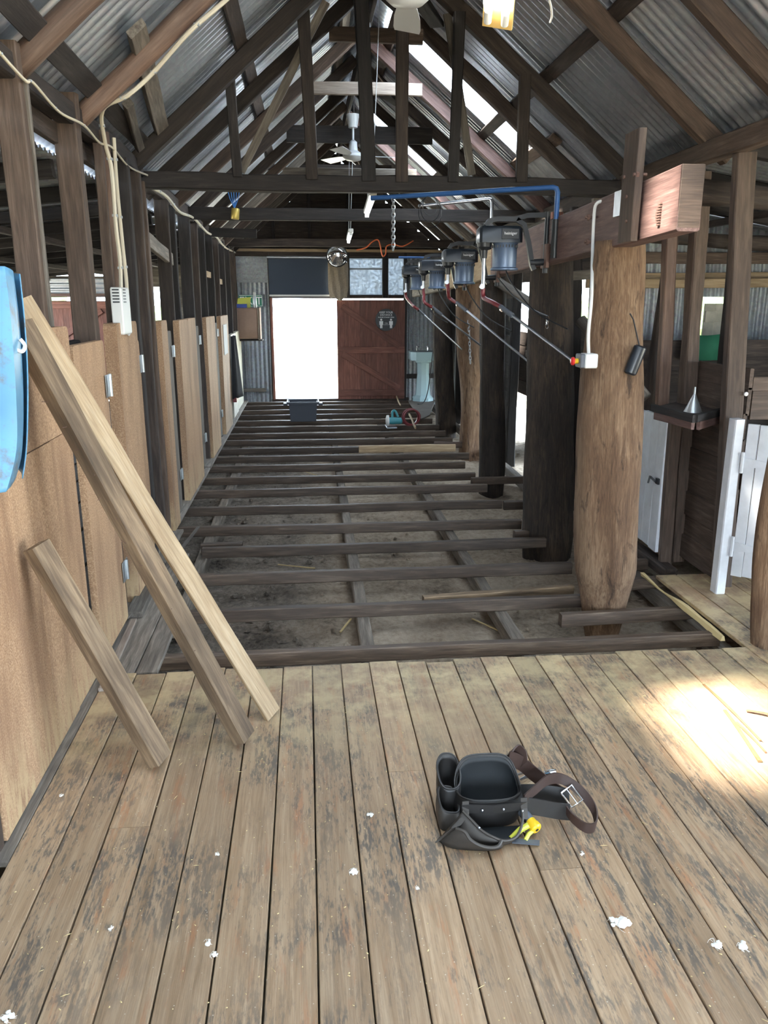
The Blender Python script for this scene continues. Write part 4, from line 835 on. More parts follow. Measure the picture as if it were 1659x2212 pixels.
# ================================================================== LIGHTS, FANS
def batten_light(a, b, lab, s):
    d = (b - a); L = d.length; t_ = thing('fluorescent_light', (a + b) / 2, lab, 'light', 'hanging fluorescent lights'); dn = d.normalized()
    G().obox((a + b) / 2 + V((0, 0, .025)), dn, (0, 0, 1), L, .055, .04, .006).build('housing', 'plastic_white', t_); G().tube([a - V((0, 0, .012)) + dn * .03, b - V((0, 0, .012)) - dn * .03], .014, 10).build('tube', 'tube_light', t_, True)
    for q in (a + dn * .02, b - dn * .02): G().obox(q - V((0, 0, .008)), dn, (0, 0, 1), .02, .035, .04).build('end_cap', 'plastic_white', t_)
    for u in (.12, .88): q = a.lerp(b, u); G().tube([q + V((0, 0, .04)), V((APX, q.y, APZ - .05))], .003, 5).build('hanging_chain', 'zinc', t_)
a, b = atZ(806, 424, 2.42), atZ(789, 472, 2.42); d = (b - a).normalized(); batten_light(a, a + d * 1.25, 'lit fluorescent light hanging nearer, below the truss', .9)
a, b = atZ(758, 503, 2.40), atZ(750, 530, 2.40); d = (b - a).normalized(); batten_light(a, a + d * 1.25, 'lit fluorescent light hanging further off, beside the round mirror', 1.1)
def fan(c, lab, ang, rl, nb, rod):
    t_ = thing('ceiling_fan', c, lab, 'fan', 'white ceiling fans'); c = V(c)
    G().lathe(c, (0, 0, 1), [(.02, -.045), (.07, -.035), (.105, -.005), (.105, .02), (.06, .04), (.05, .05)], 24).build('motor_housing', 'fan_white', t_, True)
    G().lathe(c + V((0, 0, .05)), (0, 0, 1), [(.045, 0), (.04, .08), (.015, .10)], 16).build('stem_cup', 'fan_white', t_, True); G().tube([c + V((0, 0, .12)), c + V((0, 0, rod))], .012, 10).build('down_rod', 'fan_white', t_, True); G().lathe(c + V((0, 0, rod - .04)), (0, 0, 1), [(.045, 0), (.065, .12)], 16).build('canopy', 'fan_white', t_, True)
    for k in range(nb):
        a = ang + k * 2 * math.pi / nb; d = V((math.cos(a), math.sin(a), 0)); s_ = V((-math.sin(a), math.cos(a), .18))
        g = G(); g.strip([c + d * r + V((0, 0, .005)) for r in (.09, .17, .30, .45, rl)], [s_ * .03, s_ * .09, s_ * .12, s_ * .13, s_ * .12], .004); g.build('blade', 'fan_white', t_, 'auto')
fan(atY(763, 338, 8.45), 'white ceiling fan hanging deep in the shed behind the truss', .1, .42, 3, .30)
c = atZ(880, -12, 2.95); fan(c, 'white ceiling fan at the top edge, its rim and one blade showing', 1.45, .50, 3, .7)
c = atZ(1078, 8, 2.80); pl = thing('globe_light_board', c, 'yellowish plywood board with two lit globes under the right slope', 'light'); nd = V((-.35, -.45, -.75)).normalized(); xd = V((.9, -.3, -.2)); M_ = axes(c, xd, nd)
G().obox(c, M_.col[0].to_3d(), M_.col[2].to_3d(), .12, .20, .014).build('ply_board', 'ply_yellow', pl)
for s_ in (-1, 1):
    q = c + M_.col[0].to_3d() * .038 * s_ + M_.col[2].to_3d() * .012 + M_.col[1].to_3d() * (-.05); d = M_.col[1].to_3d()
    d = d if d.y < 0 else -d; q = c + M_.col[0].to_3d() * .034 * s_ + M_.col[2].to_3d() * .03 + d * .03
    G().lathe(q - d * .09, d, [(.015, 0), (.016, .05)], 14).build('lamp_socket', 'plastic_white', pl, True); G().lathe(q - d * .04, d, [(.014, 0), (.021, .03), (.022, .09), (.016, .115), (.004, .122)], 16).build('globe', 'globe_light', pl, True)
o = G().tube([atZ(1183, -10, 2.75), atZ(1190, 12, 2.74), atZ(1192, 35, 2.73), atZ(1188, 48, 2.72)], .004, 6, 4).build('loose_wire', 'plastic_white', None, True); tag(o, 'loose white wire end dangling under the right slope', 'wire')
# cream conduits of the left wall
def conduit(pts, r, lab, clips=6, nm='conduit', mat='conduit_cream'):
    t_ = thing(nm, pts[0], lab, 'conduit', 'cream conduits'); P = crom([V(p) for p in pts], 6); G().tube(P, r, 8).build('pipe', mat, t_, True)
    for i in range(clips): q = P[int((i + .5) / clips * (len(P) - 1))]; G().obox(q, (1, 0, 0), (0, 0, 1), r * 2.6, r * 1.6, r * 1.2).build('saddle', 'zinc', t_)
lf = lambda y, x, o=.03: V((x, y, zl(x) - o))
conduit([lf(4.40, .0), lf(4.40, -.33), lf(4.36, -.52), lf(4.42, -.72), lf(4.40, -.85), V((-.99, 4.47, 2.62)), V((-1.035, 4.66, 2.50)), V((-1.03, 4.74, 2.38)), V((-1.03, 4.73, 2.1)), V((-1.03, 4.76, 1.9)), V((-1.03, 4.72, 1.72)), V((-1.03, 4.72, 1.55))], .011, 'cream conduit snaking down the near left rafter and post', 9)
conduit([V((-1.03, 4.86, 2.56)), V((-1.035, 4.86, 2.3)), V((-1.03, 4.86, 2.0)), V((-1.03, 4.88, 1.78)), V((-1.03, 4.82, 1.66)), V((-1.03, 4.80, 1.55))], .011, 'cream conduit dropping to the white alarm box', 5)
conduit([V((-1.045, 3.0, 2.56)), V((-1.035, 3.40, 2.50)), V((-1.03, 3.5, 2.51)), V((-1.05, 3.9, 2.49)), V((-1.03, 4.22, 2.50)), V((-1.05, 4.6, 2.49)), V((-1.03, 4.8, 2.50)), V((-1.05, 5.3, 2.48)), V((-1.03, 5.8, 2.50))], .006, 'thin cream cable along the near left wall plate', 7)
conduit([V((-1.03, 5.95, 2.44)), V((-1.04, 6.6, 2.46)), V((-1.05, 7.3, 2.42)), V((-1.06, 8.3, 2.46)), V((-1.07, 9.4, 2.42)), V((-1.09, 10.6, 2.45)), V((-1.11, 11.8, 2.41)), V((-1.13, 13.2, 2.43)), V((-1.13, 13.85, 2.44))], .012, 'cream cable bundle along the far left wall plate', 8)
o = G().tube([lf(5.62, -.98, .02), lf(5.6, -1.0, .06)], .01, 6).build('rope_stub', 'conduit_cream') if 0 else None
c = V((-1.0, 5.18, 1.66)); c = atX(266, 672, -1.0); ab = thing('alarm_box', c, 'white louvred plastic box mounted above the pen panel on the left', 'box')
G().box(c + V((-.04, -.10, -.125)), c + V((.02, .10, .125)), .006).build('case', 'plastic_white', ab); g = G()
for k in range(5): g.box(c + V((-.028, -.1025, .045 + k * .016)), c + V((.008, -.0995, .052 + k * .016)))
for k in range(5): g.box(c + V((.0195, -.06, .045 + k * .016)), c + V((.022, .0, .052 + k * .016)))
g.build('louvre', 'black_plastic', ab)
# blue twine and tin on the left
c = atY(507, 462, 8.15); t_ = thing('hanging_tin', c, 'small golden tin on blue twine hanging from the second tie beam', 'tin'); G().lathe(c - V((0, 0, .05)), (.1, 0, 1), [(.035, 0), (.04, .01), (.04, .09), (.036, .1)], 16).build('can', 'tin_gold', t_, True)
g = G()
for k in range(5): g.tube([c + V((0, 0, .05)), c + V((-.04 + .02 * k, 0, .14)), c + V((.03 * (k - 2), 0, .24))], .004, 5)
g.build('twine', 'rope_blue', t_)

# ================================================================== FAR-END THINGS
c = V((1.99, 13.55, 0)); bs = thing('washbasin', c, 'pale green pedestal washbasin in the far right corner', 'basin')
G().prism([V((1.99 + p, 13.55 + q, .70)) for p, q in ((-.24, -.16), (-.16, -.25), (.16, -.25), (.24, -.16), (.24, .22), (-.24, .22))], (0, 0, .14)).build('bowl', 'basin_green', bs)
G().prism([V((1.99 + p, 13.55 + q, .8405)) for p, q in ((-.17, -.12), (-.11, -.18), (.11, -.18), (.17, -.12), (.17, .08), (-.17, .08))], (0, 0, .002)).build('bowl_well', 'grey_plastic', bs)
n = 8
def octo(r, z): return [V((1.99 + r * math.cos(a * math.pi / 4 + .39), 13.58 + r * math.sin(a * math.pi / 4 + .39), z)) for a in range(8)]
g = G(); rg = [(.19, 0), (.19, .05), (.135, .10), (.105, .45), (.11, .64), (.15, .66), (.15, .70)]; g.v = [p for r, z in rg for p in octo(r, z)]; g.f = [[i * 8 + j, i * 8 + (j + 1) % 8, i * 8 + 8 + (j + 1) % 8, i * 8 + 8 + j] for i in range(len(rg) - 1) for j in range(8)] + [list(range(7, -1, -1)), list(range(48, 56))]; g.build('pedestal', 'basin_green', bs)
g = G()
for s_ in (-.09, .09): g.tube([(1.99 + s_, 13.70, .84), (1.99 + s_, 13.70, .90), (1.99 + s_ * .8, 13.62, .91)], .012, 8); g.lathe((1.99 + s_, 13.70, .905), (0, 0, 1), [(.02, 0), (.02, .015)], 8)
g.build('tap', 'chrome', bs)
bk = G().prism([atZ(882, 868, -.02), atZ(940, 866, -.02), atZ(928, 899, -.02), atZ(908, 908, -.02)], (0, 0, .0195)); o = bk.build('sheet_board', 'wood_grey'); tag(o, 'grey sheet of board on the floor under the washbasin', 'board')
o = G().tube([atZ(903, 873, .03), atZ(916, 868, .03), atY(925, 840, 12.9), atY(934, 770, 12.9), atY(938, 730, 12.9)], .008, 6, 5).build('drain_hose', 'pipe_black', None, True); tag(o, 'thin black hose drooping beside the washbasin', 'hose')
# black tub
a, b = atZ(625, 911, .0), atZ(686, 911, .0); x0, x1, y0 = a.x, b.x, a.y; h = .27; tb = thing('plastic_tub', ((x0 + x1) / 2, y0 + .15, 0), 'dark grey plastic tub standing on the joists before the doorway', 'tub')
g = G(); t0 = .02
for z, k in ((0, .0), (h, .02)): g.v += [V((x0 - k + .02, y0 - k, z)), V((x1 + k - .02, y0 - k, z)), V((x1 + k - .02, y0 + .3 + k, z)), V((x0 - k + .02, y0 + .3 + k, z))]
g.f = [[3, 2, 1, 0]] + [[i, (i + 1) % 4, 4 + (i + 1) % 4, 4 + i] for i in range(4)]; o = g.build('shell', 'tub_grey', tb); md = o.modifiers.new('s', 'SOLIDIFY'); md.thickness = .006
g = G(); g.box((x0 - .03, y0 - .035, h - .02), (x1 + .03, y0 - .02, h + .012)); g.box((x0 - .03, y0 + .32, h - .02), (x1 + .03, y0 + .335, h + .012)); g.box((x0 - .03, y0 - .03, h - .02), (x0 - .01, y0 + .33, h + .012)); g.box((x1 + .01, y0 - .03, h - .02), (x1 + .03, y0 + .33, h + .012)); g.build('rim', 'tub_grey', tb)
for s_ in (x0 - .05, x1 + .05): G().box((s_ - .03, y0 + .08, h - .05), (s_ + .03, y0 + .22, h - .02)).build('handle', 'tub_grey', tb)
# circular saw and red hose coil
c = atZ(845, 922, 0); sw = thing('circular_saw', c, 'teal circular saw resting on the joists', 'saw'); c = c + V((0, .02, .08))
G().lathe(c + V((-.03, 0, 0)), (-1, 0, 0), [(.08, 0), (.08, .03), (.05, .04)], 20).build('blade_guard', 'plastic_white', sw, True); G().lathe(c, (1, 0, 0), [(.045, -.03), (.05, .02), (.045, .14), (.02, .16)], 16).build('motor', 'saw_teal', sw, True)
G().tube([c + V((.02, 0, .03)), c + V((.02, .02, .12)), c + V((.06, .03, .13)), c + V((.10, .02, .05))], .017, 8, 4).build('handle', 'saw_teal', sw, True); G().box(c + V((-.07, -.12, -.085)), c + V((.07, .14, -.075))).build('base_plate', 'steel', sw)
c = atZ(886, 922, 0); g = G()
for k in range(4): g.tube([c + V((.11 * math.cos(t) + .01 * k, .03 * math.sin(k * 2) + .03, .13 + (.115 - .004 * k) * math.sin(t))) for t in [i * 2 * math.pi / 20 for i in range(21)]], .011, 7)
o = g.build('hose_coil', 'hose_red', None, True); tag(o, 'coiled dark red hose leaning beside the teal saw', 'hose')
o = beam('loose_batten', atZ(884, 895, .02), atZ(897, 924, .04), .02, .03, 'wood_pale'); tag(o, 'short pale batten lying across joists beside the hose coil', 'batten')
o = beam('loose_batten', atZ(856, 856, .03), atZ(865, 876, .03), .018, .02, 'wood_pale'); tag(o, 'thin pale stick on the joists before the red door', 'batten')
# carton, spray can, packets and exit sign on the left of the doorway
sg = thing('exit_sign', (-.87, YE - .05, 1.72), 'green EXIT sign on the iron beside the doorway', 'sign'); G().box((-1.12, YE - .055, 1.57), (-.72, YE - .045, 1.77), .004).build('plate', 'sign_green', sg); text('lettering', 'EXIT', .19, (-.92, YE - .0565, 1.665), (1, 0, 0), (0, -1, 0), 'print_white', sg)
g = G(); 
for a, b in (((-1.11, 1.755), (-.73, 1.762)), ((-.732, 1.58), (-.725, 1.76)), ((-1.11, 1.58), (-.73, 1.587))): g.box((a[0], YE - .058, a[1]), (b[0], YE - .054, b[1]))
g.build('border', 'print_white', sg)
a, b = atY(513, 735, 13.4), atY(560, 665, 13.4); ct = thing('cardboard_carton', (a.x, 13.4, a.z), 'brown cardboard carton on a bracket left of the doorway', 'box'); G().box((a.x, 13.4, a.z + .02), (b.x - .03, 13.75, b.z)).build('carton', 'cardboard', ct); G().box((b.x - .03, 13.395, a.z), (b.x - .015, 13.74, b.z - .01)).build('flap', 'hessian', ct); G().box((b.x - .008, 13.40, a.z + .01), (b.x + .004, 13.74, b.z)).build('flap', 'cardboard', ct)
beam('wall_shelf', (a.x - .03, 13.58, a.z - .005), (b.x + .03, 13.58, a.z - .005), .3, .02, 'wood_dark', wl)
z = b.z; o = G().box((a.x - .02, 13.42, z + .0), (a.x + .17, 13.55, z + .06)).build('blue_packet', 'blue_plastic'); tag(o, 'small blue packet on top of the carton', 'packet')
o = G().prism([(a.x + .0, 13.57, z), (a.x + .22, 13.57, z), (a.x + .23, 13.57, z + .17), (a.x + .02, 13.57, z + .15)], (0, .05, 0)).build('yellow_packet', 'yellow_green'); tag(o, 'yellow packet standing on the carton before the exit sign', 'packet')
c = V((a.x + .30, 13.5, z)); cn = thing('spray_can', c, 'silver spray can standing on the carton', 'can'); G().lathe(c, (0, 0, 1), [(.03, 0), (.033, .01), (.033, .17), (.024, .19)], 16).build('can', 'zinc', cn, True); G().lathe(c + V((0, 0, .19)), (0, 0, 1), [(.024, 0), (.024, .05), (.02, .055)], 14).build('cap', 'plastic_white', cn, True)
q = atX(277, 718, -.993); o = G().tube([q + V((0, -.04, 0)), q + V((.006, -.015, -.015)), q + V((.008, .01, .0)), q + V((.008, .02, .025)), q + V((.004, .0, .035))], .0035, 6, 4).build('wire_hook', 'plastic_white', None, True); tag(o, 'small curled white wire hook on the pen panel below the louvred box', 'hook')
q = atY(1611, 851, 4.29); o = G().lathe(q, (0, -1, 0), [(.012, 0), (.012, .006), (.006, .009)], 12).build('porcelain_knob', 'plastic_white', None, True); tag(o, 'little white knob on the post behind the right white door', 'knob')
# coat, papers on the left studs
a = atX(505, 745, -1.02); vs = []; nx, nz = 8, 10
for j in range(nz + 1):
    for i in range(nx + 1):
        u, v = i / nx, j / nz; hw = (.10 + .12 * v) * .9; vs.append((-1.03 + .07 * math.sin(u * math.pi) * (.5 + v) + .012 * math.sin(u * 14), a.y + (u - .5) * 2 * hw * 1.6, 1.20 - .85 * v))
o = G().add(vs, [[j * (nx + 1) + i, j * (nx + 1) + i + 1, (j + 1) * (nx + 1) + i + 1, (j + 1) * (nx + 1) + i] for j in range(nz) for i in range(nx)]).build('work_coat', 'cloth_black', None, True); tag(o, 'black coat with red lining hanging on the far left wall', 'coat'); md = o.modifiers.new('s', 'SOLIDIFY'); md.thickness = .02
o = G().box((-1.045, a.y - .3, .30), (-.99, a.y + .1, .36)).build('coat_hem', 'hose_red', o)
o = G().box((-1.058, 10.5, 1.0), (-1.05, 10.95, 1.38)).build('paper_notice', 'paper'); tag(o, 'white paper notice pinned to the far pen panel', 'paper')
# distance sign on the red door
c = atY(834, 691, YE - .125); sg = thing('distance_sign', c, 'round black keep-your-distance sign on the red door', 'sign'); G().lathe(c, (0, -1, 0), [(.185, 0), (.185, .006)], 40).build('disc', 'sign_black', sg)
Yt = c.y - .0075; X1 = (1, 0, 0); N1 = (0, -1, 0)
for s_, sz, dz in (('KEEP YOUR', .045, .125), ('DISTANCE', .045, .082), ('PLEASE STAND HERE', .030, .042)): text('lettering', s_, sz, (c.x, Yt, c.z + dz), X1, N1, 'print_white', sg)
text('lettering', '1.5m', .030, (c.x, Yt, c.z - .055), X1, N1, 'print_white', sg); g = G(); g.box((c.x - .045, Yt - .001, c.z - .083), (c.x + .045, Yt + .001, c.z - .078)); g.build('arrow', 'print_white', sg)
for s_ in (-1, 1):
    g = G(); q = c + V((.085 * s_, 0, 0)); q.y = Yt; g.lathe(q + V((0, 0, .003)), (0, -1, 0), [(.018, -.001), (.018, .001)], 14)
    g.prism([q + V((x, 0, z)) for x, z in ((-.032, -.02), (.032, -.02), (.032, -.085), (.022, -.085), (.02, -.04), (.02, -.14), (.003, -.14), (0, -.09), (-.003, -.14), (-.02, -.14), (-.02, -.04), (-.022, -.085), (-.032, -.085))], (0, -.001, 0)); g.build('person_pictogram', 'print_white', sg)

# ================================================================== FOREGROUND LEFT: leaning timbers, blue plastic
def lean(name, base, top, wd, ht, mat, lab, up, cat='timber'):
    o = beam(name, base, top, wd, ht, mat, None, up=up, seg=12, jit=.003, bev=.003); return tag(o, lab, cat, 'timbers leaning on the left wall')
B = atZ(528, 1618) + V((.0, .025, .035)); T = atX(52, 722, -.965); d = (T - B).normalized(); o = lean('salvaged_joist', B, T + d * .04, .055, .085, 'wood_used', 'dark salvaged joist with old nails leaning beside the pale board', (-.5, -.85, .1)); jst = o
for k in range(16): u = .08 + .055 * k; q = B.lerp(T, u); s_ = V((-.5, -.85, .1)) * .042 + V((.012 * (1 if k % 2 else -1), 0, 0)); G().tube([q + s_, q + s_ + V((R.uniform(-.02, .02), -.018, R.uniform(-.01, .02)))], .0012, 4).build('nail', 'rust_steel', o)
B = atZ(583, 1556) + V((.01, .03, .01)); T = atX(44, 690, -.955) + V((0, .10, .01)); d = (T - B).normalized(); lean('pale_board', B, T + d * .06, .082, .022, 'wood_pale', 'long pale tongue-and-groove board leaning on the left wall', (.75, -.75, .5), 'board')
B = atZ(346, 1662) + V((0, .02, .03)); T = atX(78, 1178, -.945); lean('salvaged_joist', B, T, .055, .085, 'wood_used', 'short stained joist offcut leaning on the particle board', (-.5, -.85, .1))
lines = [[(-260, 560), (-260, 700), (-262, 850), (-265, 1000), (-270, 1110)], [(-190, 570), (-188, 700), (-185, 850), (-190, 1000), (-205, 1095)], [(-120, 572), (-115, 700), (-112, 850), (-115, 990), (-130, 1090)], [(-70, 570), (-70, 700), (-70, 850), (-75, 1000), (-80, 1090)], [(-45, 575), (-35, 700), (-28, 850), (-30, 960), (-50, 1070)], [(8, 576), (22, 700), (32, 850), (33, 970), (11, 1063)], [(26, 590), (40, 700), (48, 850), (44, 970), (36, 1010)], [(44, 592), (55, 700), (61, 820), (59, 960), (50, 1034)]]
gr = []
for L_, dx in zip(lines, (-.87, -.93, -.86, -.91, -.86, -.92, -.855, -.925, -.875)[:8] if 0 else (-.915, -.86, -.92, -.87, -.92, -.855, -.915, -.87)):
    gr.append(crom([atX(px, py, dx - .02 * (i - 2) ** 2 / 4) for i, (px, py) in enumerate(L_)], 4))
rows = []
for a, b in zip(gr[:-1], gr[1:]):
    for k in range(4): rows.append([p.lerp(q, k / 4) + V((.008 * math.sin(k / 4 * math.pi), 0, 0)) for p, q in zip(a, b)])
rows.append(gr[-1]); nr = len(rows[0]); g = G()
g.add([p for r in rows for p in r], [[i * nr + j, (i + 1) * nr + j, (i + 1) * nr + j + 1, i * nr + j + 1] for i in range(len(rows) - 1) for j in range(nr - 1)])
bp = thing('plastic_tray', atX(20, 1040, -.92), 'light blue pleated plastic tray hung at the left edge of the frame', 'tray'); o = g.build('pleated_shell', 'lightblue_plastic', bp, True); md = o.modifiers.new('s', 'SOLIDIFY'); md.thickness = .004
q = atX(40, 748, -.865); G().tube([q + V((0, .02, .02)), q + V((.012, .02, .0)), q + V((.012, -.01, -.015)), q + V((0, -.02, -.01))], .006, 6, 4).build('hook', 'plastic_white', bp, True)
o = beam('thin_strip', atZ(272, 1335, .03), atZ(428, 1138, .03), .02, .014, 'wood_grey'); tag(o, 'thin grey strip lying along the floor by the pen doors', 'strip')

# ================================================================== TOOL BELT
tb = thing('tool_belt', (.57, 2.24, 0), 'black leather tool belt pouch lying open on the floorboards', 'tool belt')
def pouch(name, c, rb, rt, z0, ztop, mat, parent, a0=0., a1=2 * math.pi, n=40, m=9, th=.005, bulge=.012, lean=(0, 0), e=.75):
    vs = []; full = abs(a1 - a0 - 2 * math.pi) < .01; nn = n if full else n + 1
    for j in range(m + 1):
        v = j / m
        for i in range(nn):
            a = a0 + (a1 - a0) * i / n; ca, sa = math.cos(a), math.sin(a); zt = ztop(a)
            ex = math.copysign(abs(ca) ** e, ca); ey = math.copysign(abs(sa) ** e, sa); r0 = rb[0] + (rt[0] - rb[0]) * v + bulge * math.sin(v * math.pi); r1 = rb[1] + (rt[1] - rb[1]) * v + bulge * math.sin(v * math.pi)
            wob = 1 + .03 * noise.noise((ca * 2, sa * 2, v * 3 + c[0] * 40)); vs.append((c[0] + ex * r0 * wob + lean[0] * v, c[1] + ey * r1 * wob + lean[1] * v, z0 + (zt - z0) * v))
    fs = [[j * nn + i, j * nn + (i + 1) % nn, (j + 1) * nn + (i + 1) % nn, (j + 1) * nn + i] for j in range(m) for i in range(n)]
    if full: fs.append(list(range(n - 1, -1, -1)))
    g = G().add(vs, fs); o = g.build(name, mat, parent, True); md = o.modifiers.new('s', 'SOLIDIFY'); md.thickness = th; md.offset = -1
    lip = [V(vs[m * nn + i]) for i in range(nn)]; 
    if full: lip.append(lip[0])
    G().tube(lip, th * .75, 6, 0, not full).build('piping', 'leather_black', o, True); return o
sm = lambda t: t * t * (3 - 2 * t)
main = pouch('main_pouch', (.572, 2.262), (.098, .055), (.110, .072), .004, lambda a: .112 + .082 * sm(max(0, math.sin(a))) ** .8 - .0 * math.cos(a), 'leather_black', tb, lean=(.0, .01))
pouch('lining', (.572, 2.264), (.090, .047), (.103, .065), .008, lambda a: .106 + .080 * sm(max(0, math.sin(a))) ** .8, 'pouch_shade', main, lean=(.0, .01), th=.002)  # added inner shell: the pouch's inside shade is put into its dark colour
def loft(name, lip, base, mat, out, n=5, lipr=.0045):
    L_ = crom([V(p) for p in lip], 5); B_ = crom([V(p) for p in base], 5); m = max(len(L_), len(B_)); res = lambda P: [P[min(int(i * (len(P) - 1) / (m - 1)), len(P) - 2)].lerp(P[min(int(i * (len(P) - 1) / (m - 1)), len(P) - 2) + 1], i * (len(P) - 1) / (m - 1) - min(int(i * (len(P) - 1) / (m - 1)), len(P) - 2)) for i in range(m)]
    L_, B_ = res(L_), res(B_); vs = [L_[i].lerp(B_[i], j / n) + V(out) * math.sin(j / n * math.pi) * math.sin(i / (m - 1) * math.pi) ** .5 for j in range(n + 1) for i in range(m)]
    o = G().add(vs, [[j * m + i, j * m + i + 1, (j + 1) * m + i + 1, (j + 1) * m + i] for j in range(n) for i in range(m - 1)]).build(name, mat, tb, True); md = o.modifiers.new('s', 'SOLIDIFY'); md.thickness = .004
    G().tube(L_, lipr, 6).build('piping', 'leather_worn', o, True); return o
lip1 = [atY(px, py, y) for px, py, y in ((1000, 1752, 2.172), (1019, 1772, 2.145), (1042, 1795, 2.115), (1065, 1808, 2.095), (1088, 1816, 2.09), (1110, 1811, 2.105), (1123, 1795, 2.13), (1129, 1770, 2.155), (1128, 1752, 2.172))]
base1 = [atZ(px, py, .004) for px, py in ((948, 1812), (975, 1822), (1010, 1828), (1050, 1830), (1085, 1827), (1110, 1818), (1125, 1805), (1132, 1790))]
loft('front_pocket', lip1, base1, 'leather_worn', (0, -.012, .010))
G().prism([p + V((0, 0, .004)) for p in base1] + [V((.68, 2.20, .008)), V((.46, 2.20, .008))], (0, 0, .003)).build('pocket_shade', 'pouch_shade', tb)  # dark filler closing the pocket, the shade inside painted as its colour
lip2 = [atY(px, py, y) for px, py, y in ((985, 1790, 2.118), (1004, 1797, 2.10), (1016, 1814, 2.082), (1036, 1826, 2.07), (1058, 1831, 2.065), (1076, 1828, 2.07), (1083, 1816, 2.085))]
base2 = [atZ(px, py, .003) for px, py in ((946, 1816), (968, 1830), (1000, 1836), (1035, 1838), (1060, 1838), (1080, 1834), (1088, 1826))]
loft('nail_pocket', lip2, base2, 'leather_worn', (0, -.008, .012), lipr=.0055)
g = G(); g.strip([atY(1003, 1765, 2.165), atY(985, 1785, 2.13), atZ(955, 1808, .03), atZ(945, 1815, .02)], [(.03, .01, 0), (.03, .012, 0), (.02, .015, .01), (.015, .01, .01)], .005); g.build('pocket_gusset', 'leather_worn', tb)
pouch('side_pocket', (.445, 2.315), (.030, .045), (.038, .052), .004, lambda a: .155 + .035 * math.sin(a), 'leather_black', tb, bulge=.006); pouch('side_pocket', (.432, 2.245), (.032, .040), (.034, .043), .004, lambda a: .095 + .02 * math.sin(a) - .012 * math.cos(a), 'leather_worn', tb, bulge=.006, e=.6)
for x in (.478, .672): G().strip([(x, 2.187, .125), (x, 2.180, .09), (x, 2.166, .06)], (.022, 0, 0), .005).build('belt_loop', 'leather_worn', tb)
g = G(); g.strip([(.465, 2.184, .100), (.57, 2.174, .098), (.68, 2.184, .098)], (0, 0, .03), .005); g.build('pocket_band', 'leather_black', tb)
g = G()
for x, y, z in ((.53, 2.170, .100), (.60, 2.169, .100), (.663, 2.168, .09), (.51, 2.122, .072)): G().lathe((x, y, z), (0, -1, .1), [(.004, 0), (.004, .003), (.002, .005)], 8).build('rivet', 'steel', tb)
def strap(pts, wv, mat, nm='strap', th=.005, k=7):
    P = crom([V(p) for p in pts], k); ws = crom([V(q) for q in wv], k) if isinstance(wv, list) else V(wv); return G().strip(P, ws, th).build(nm, mat, tb, 'auto')
strap([(.655, 2.335, .175), (.70, 2.35, .15), (.76, 2.35, .095), (.82, 2.325, .055), (.855, 2.30, .045)], [(.01, .0, .06), (.01, .0, .055), (.02, -.01, .05), (.02, -.015, .045), (.02, -.015, .04)], 'leather_brown')
strap([(.66, 2.345, .185), (.685, 2.36, .20), (.71, 2.355, .18), (.715, 2.345, .145)], (.02, -.01, .03), 'leather_brown', 'keeper')
strap([(.675, 2.195, .115), (.72, 2.225, .125), (.775, 2.262, .135), (.83, 2.275, .125), (.885, 2.245, .095), (.915, 2.195, .06), (.905, 2.145, .035), (.87, 2.135, .035), (.835, 2.165, .05), (.822, 2.20, .062)], [(0, 0, .03), (0, 0, .038), (.0, .0, .04), (0, .005, .038), (.01, .01, .035), (.012, .012, .032), (.005, .0, .036), (0, 0, .036), (0, 0, .034), (0, 0, .03)], 'leather_brown', 'belt')
strap([(.675, 2.205, .085), (.73, 2.20, .075), (.79, 2.195, .062), (.835, 2.20, .05)], (0, .006, .058), 'leather_black', 'belt'); strap([(.68, 2.29, .06), (.74, 2.285, .06), (.80, 2.27, .06), (.85, 2.25, .06)], (0, .02, .075), 'leather_black', 'belt')
q = V((.852, 2.235, .085)); xd = V((.45, -.55, -.55)).normalized(); yd = V((.55, .2, .6)); yd = (yd - yd.dot(xd) * xd).normalized()
g = G(); cr = [q + xd * a + yd * b for a, b in ((-.028, -.022), (.028, -.022), (.028, .022), (-.028, .022), (-.028, -.022))]; g.tube(cr, .0035, 6); g.tube([q - xd * .028, q + xd * .03], .0025, 6); g.build('buckle', 'chrome', tb, True)
# tools in it
h = thing('claw_hammer', (.80, 2.45, .0), 'chrome headed hammer tucked behind the tool belt', 'hammer'); p = atZ(1192, 1672, .055); q = atZ(1168, 1672, .05)
G().lathe(p, (p - q), [(.010, -.06), (.011, -.02), (.016, -.012), (.018, 0), (.018, .016), (.015, .018)], 16).build('head', 'chrome', h, True); g = G(); d = (q - p).normalized()
for s_ in (-1, 1): g.tube([p + d * .05, p + d * .08 + V((0, .012 * s_, .004)), p + d * .115 + V((0, .016 * s_, -.012))], [.008, .007, .005], 6, 3)
g.build('claw', 'steel', h, True); G().tube([p + d * .03, V((.74, 2.37, .05)), V((.69, 2.33, .05))], .012, 8).build('handle', 'wood_pale', h, True)
k_ = thing('utility_knife', (.70, 2.17, .0), 'yellow handled knife poking out beside the tool belt', 'knife'); p = atZ(1158, 1790, .035); G().lathe(p, (.35, -.75, -.25), [(.016, -.06), (.018, -.02), (.02, -.015), (.021, .0), (.016, .005)], 12).build('handle', 'yellow_plastic', k_, True); G().lathe(p, (.35, -.75, -.25), [(.017, -.075), (.0175, -.018)], 12).build('grip', 'grey_plastic', k_, True); G().lathe(p + V((.35, -.75, -.25)).normalized() * .0055, (.35, -.75, -.25), [(.006, 0), (.006, .001)], 10).build('bore', 'black_plastic', k_)
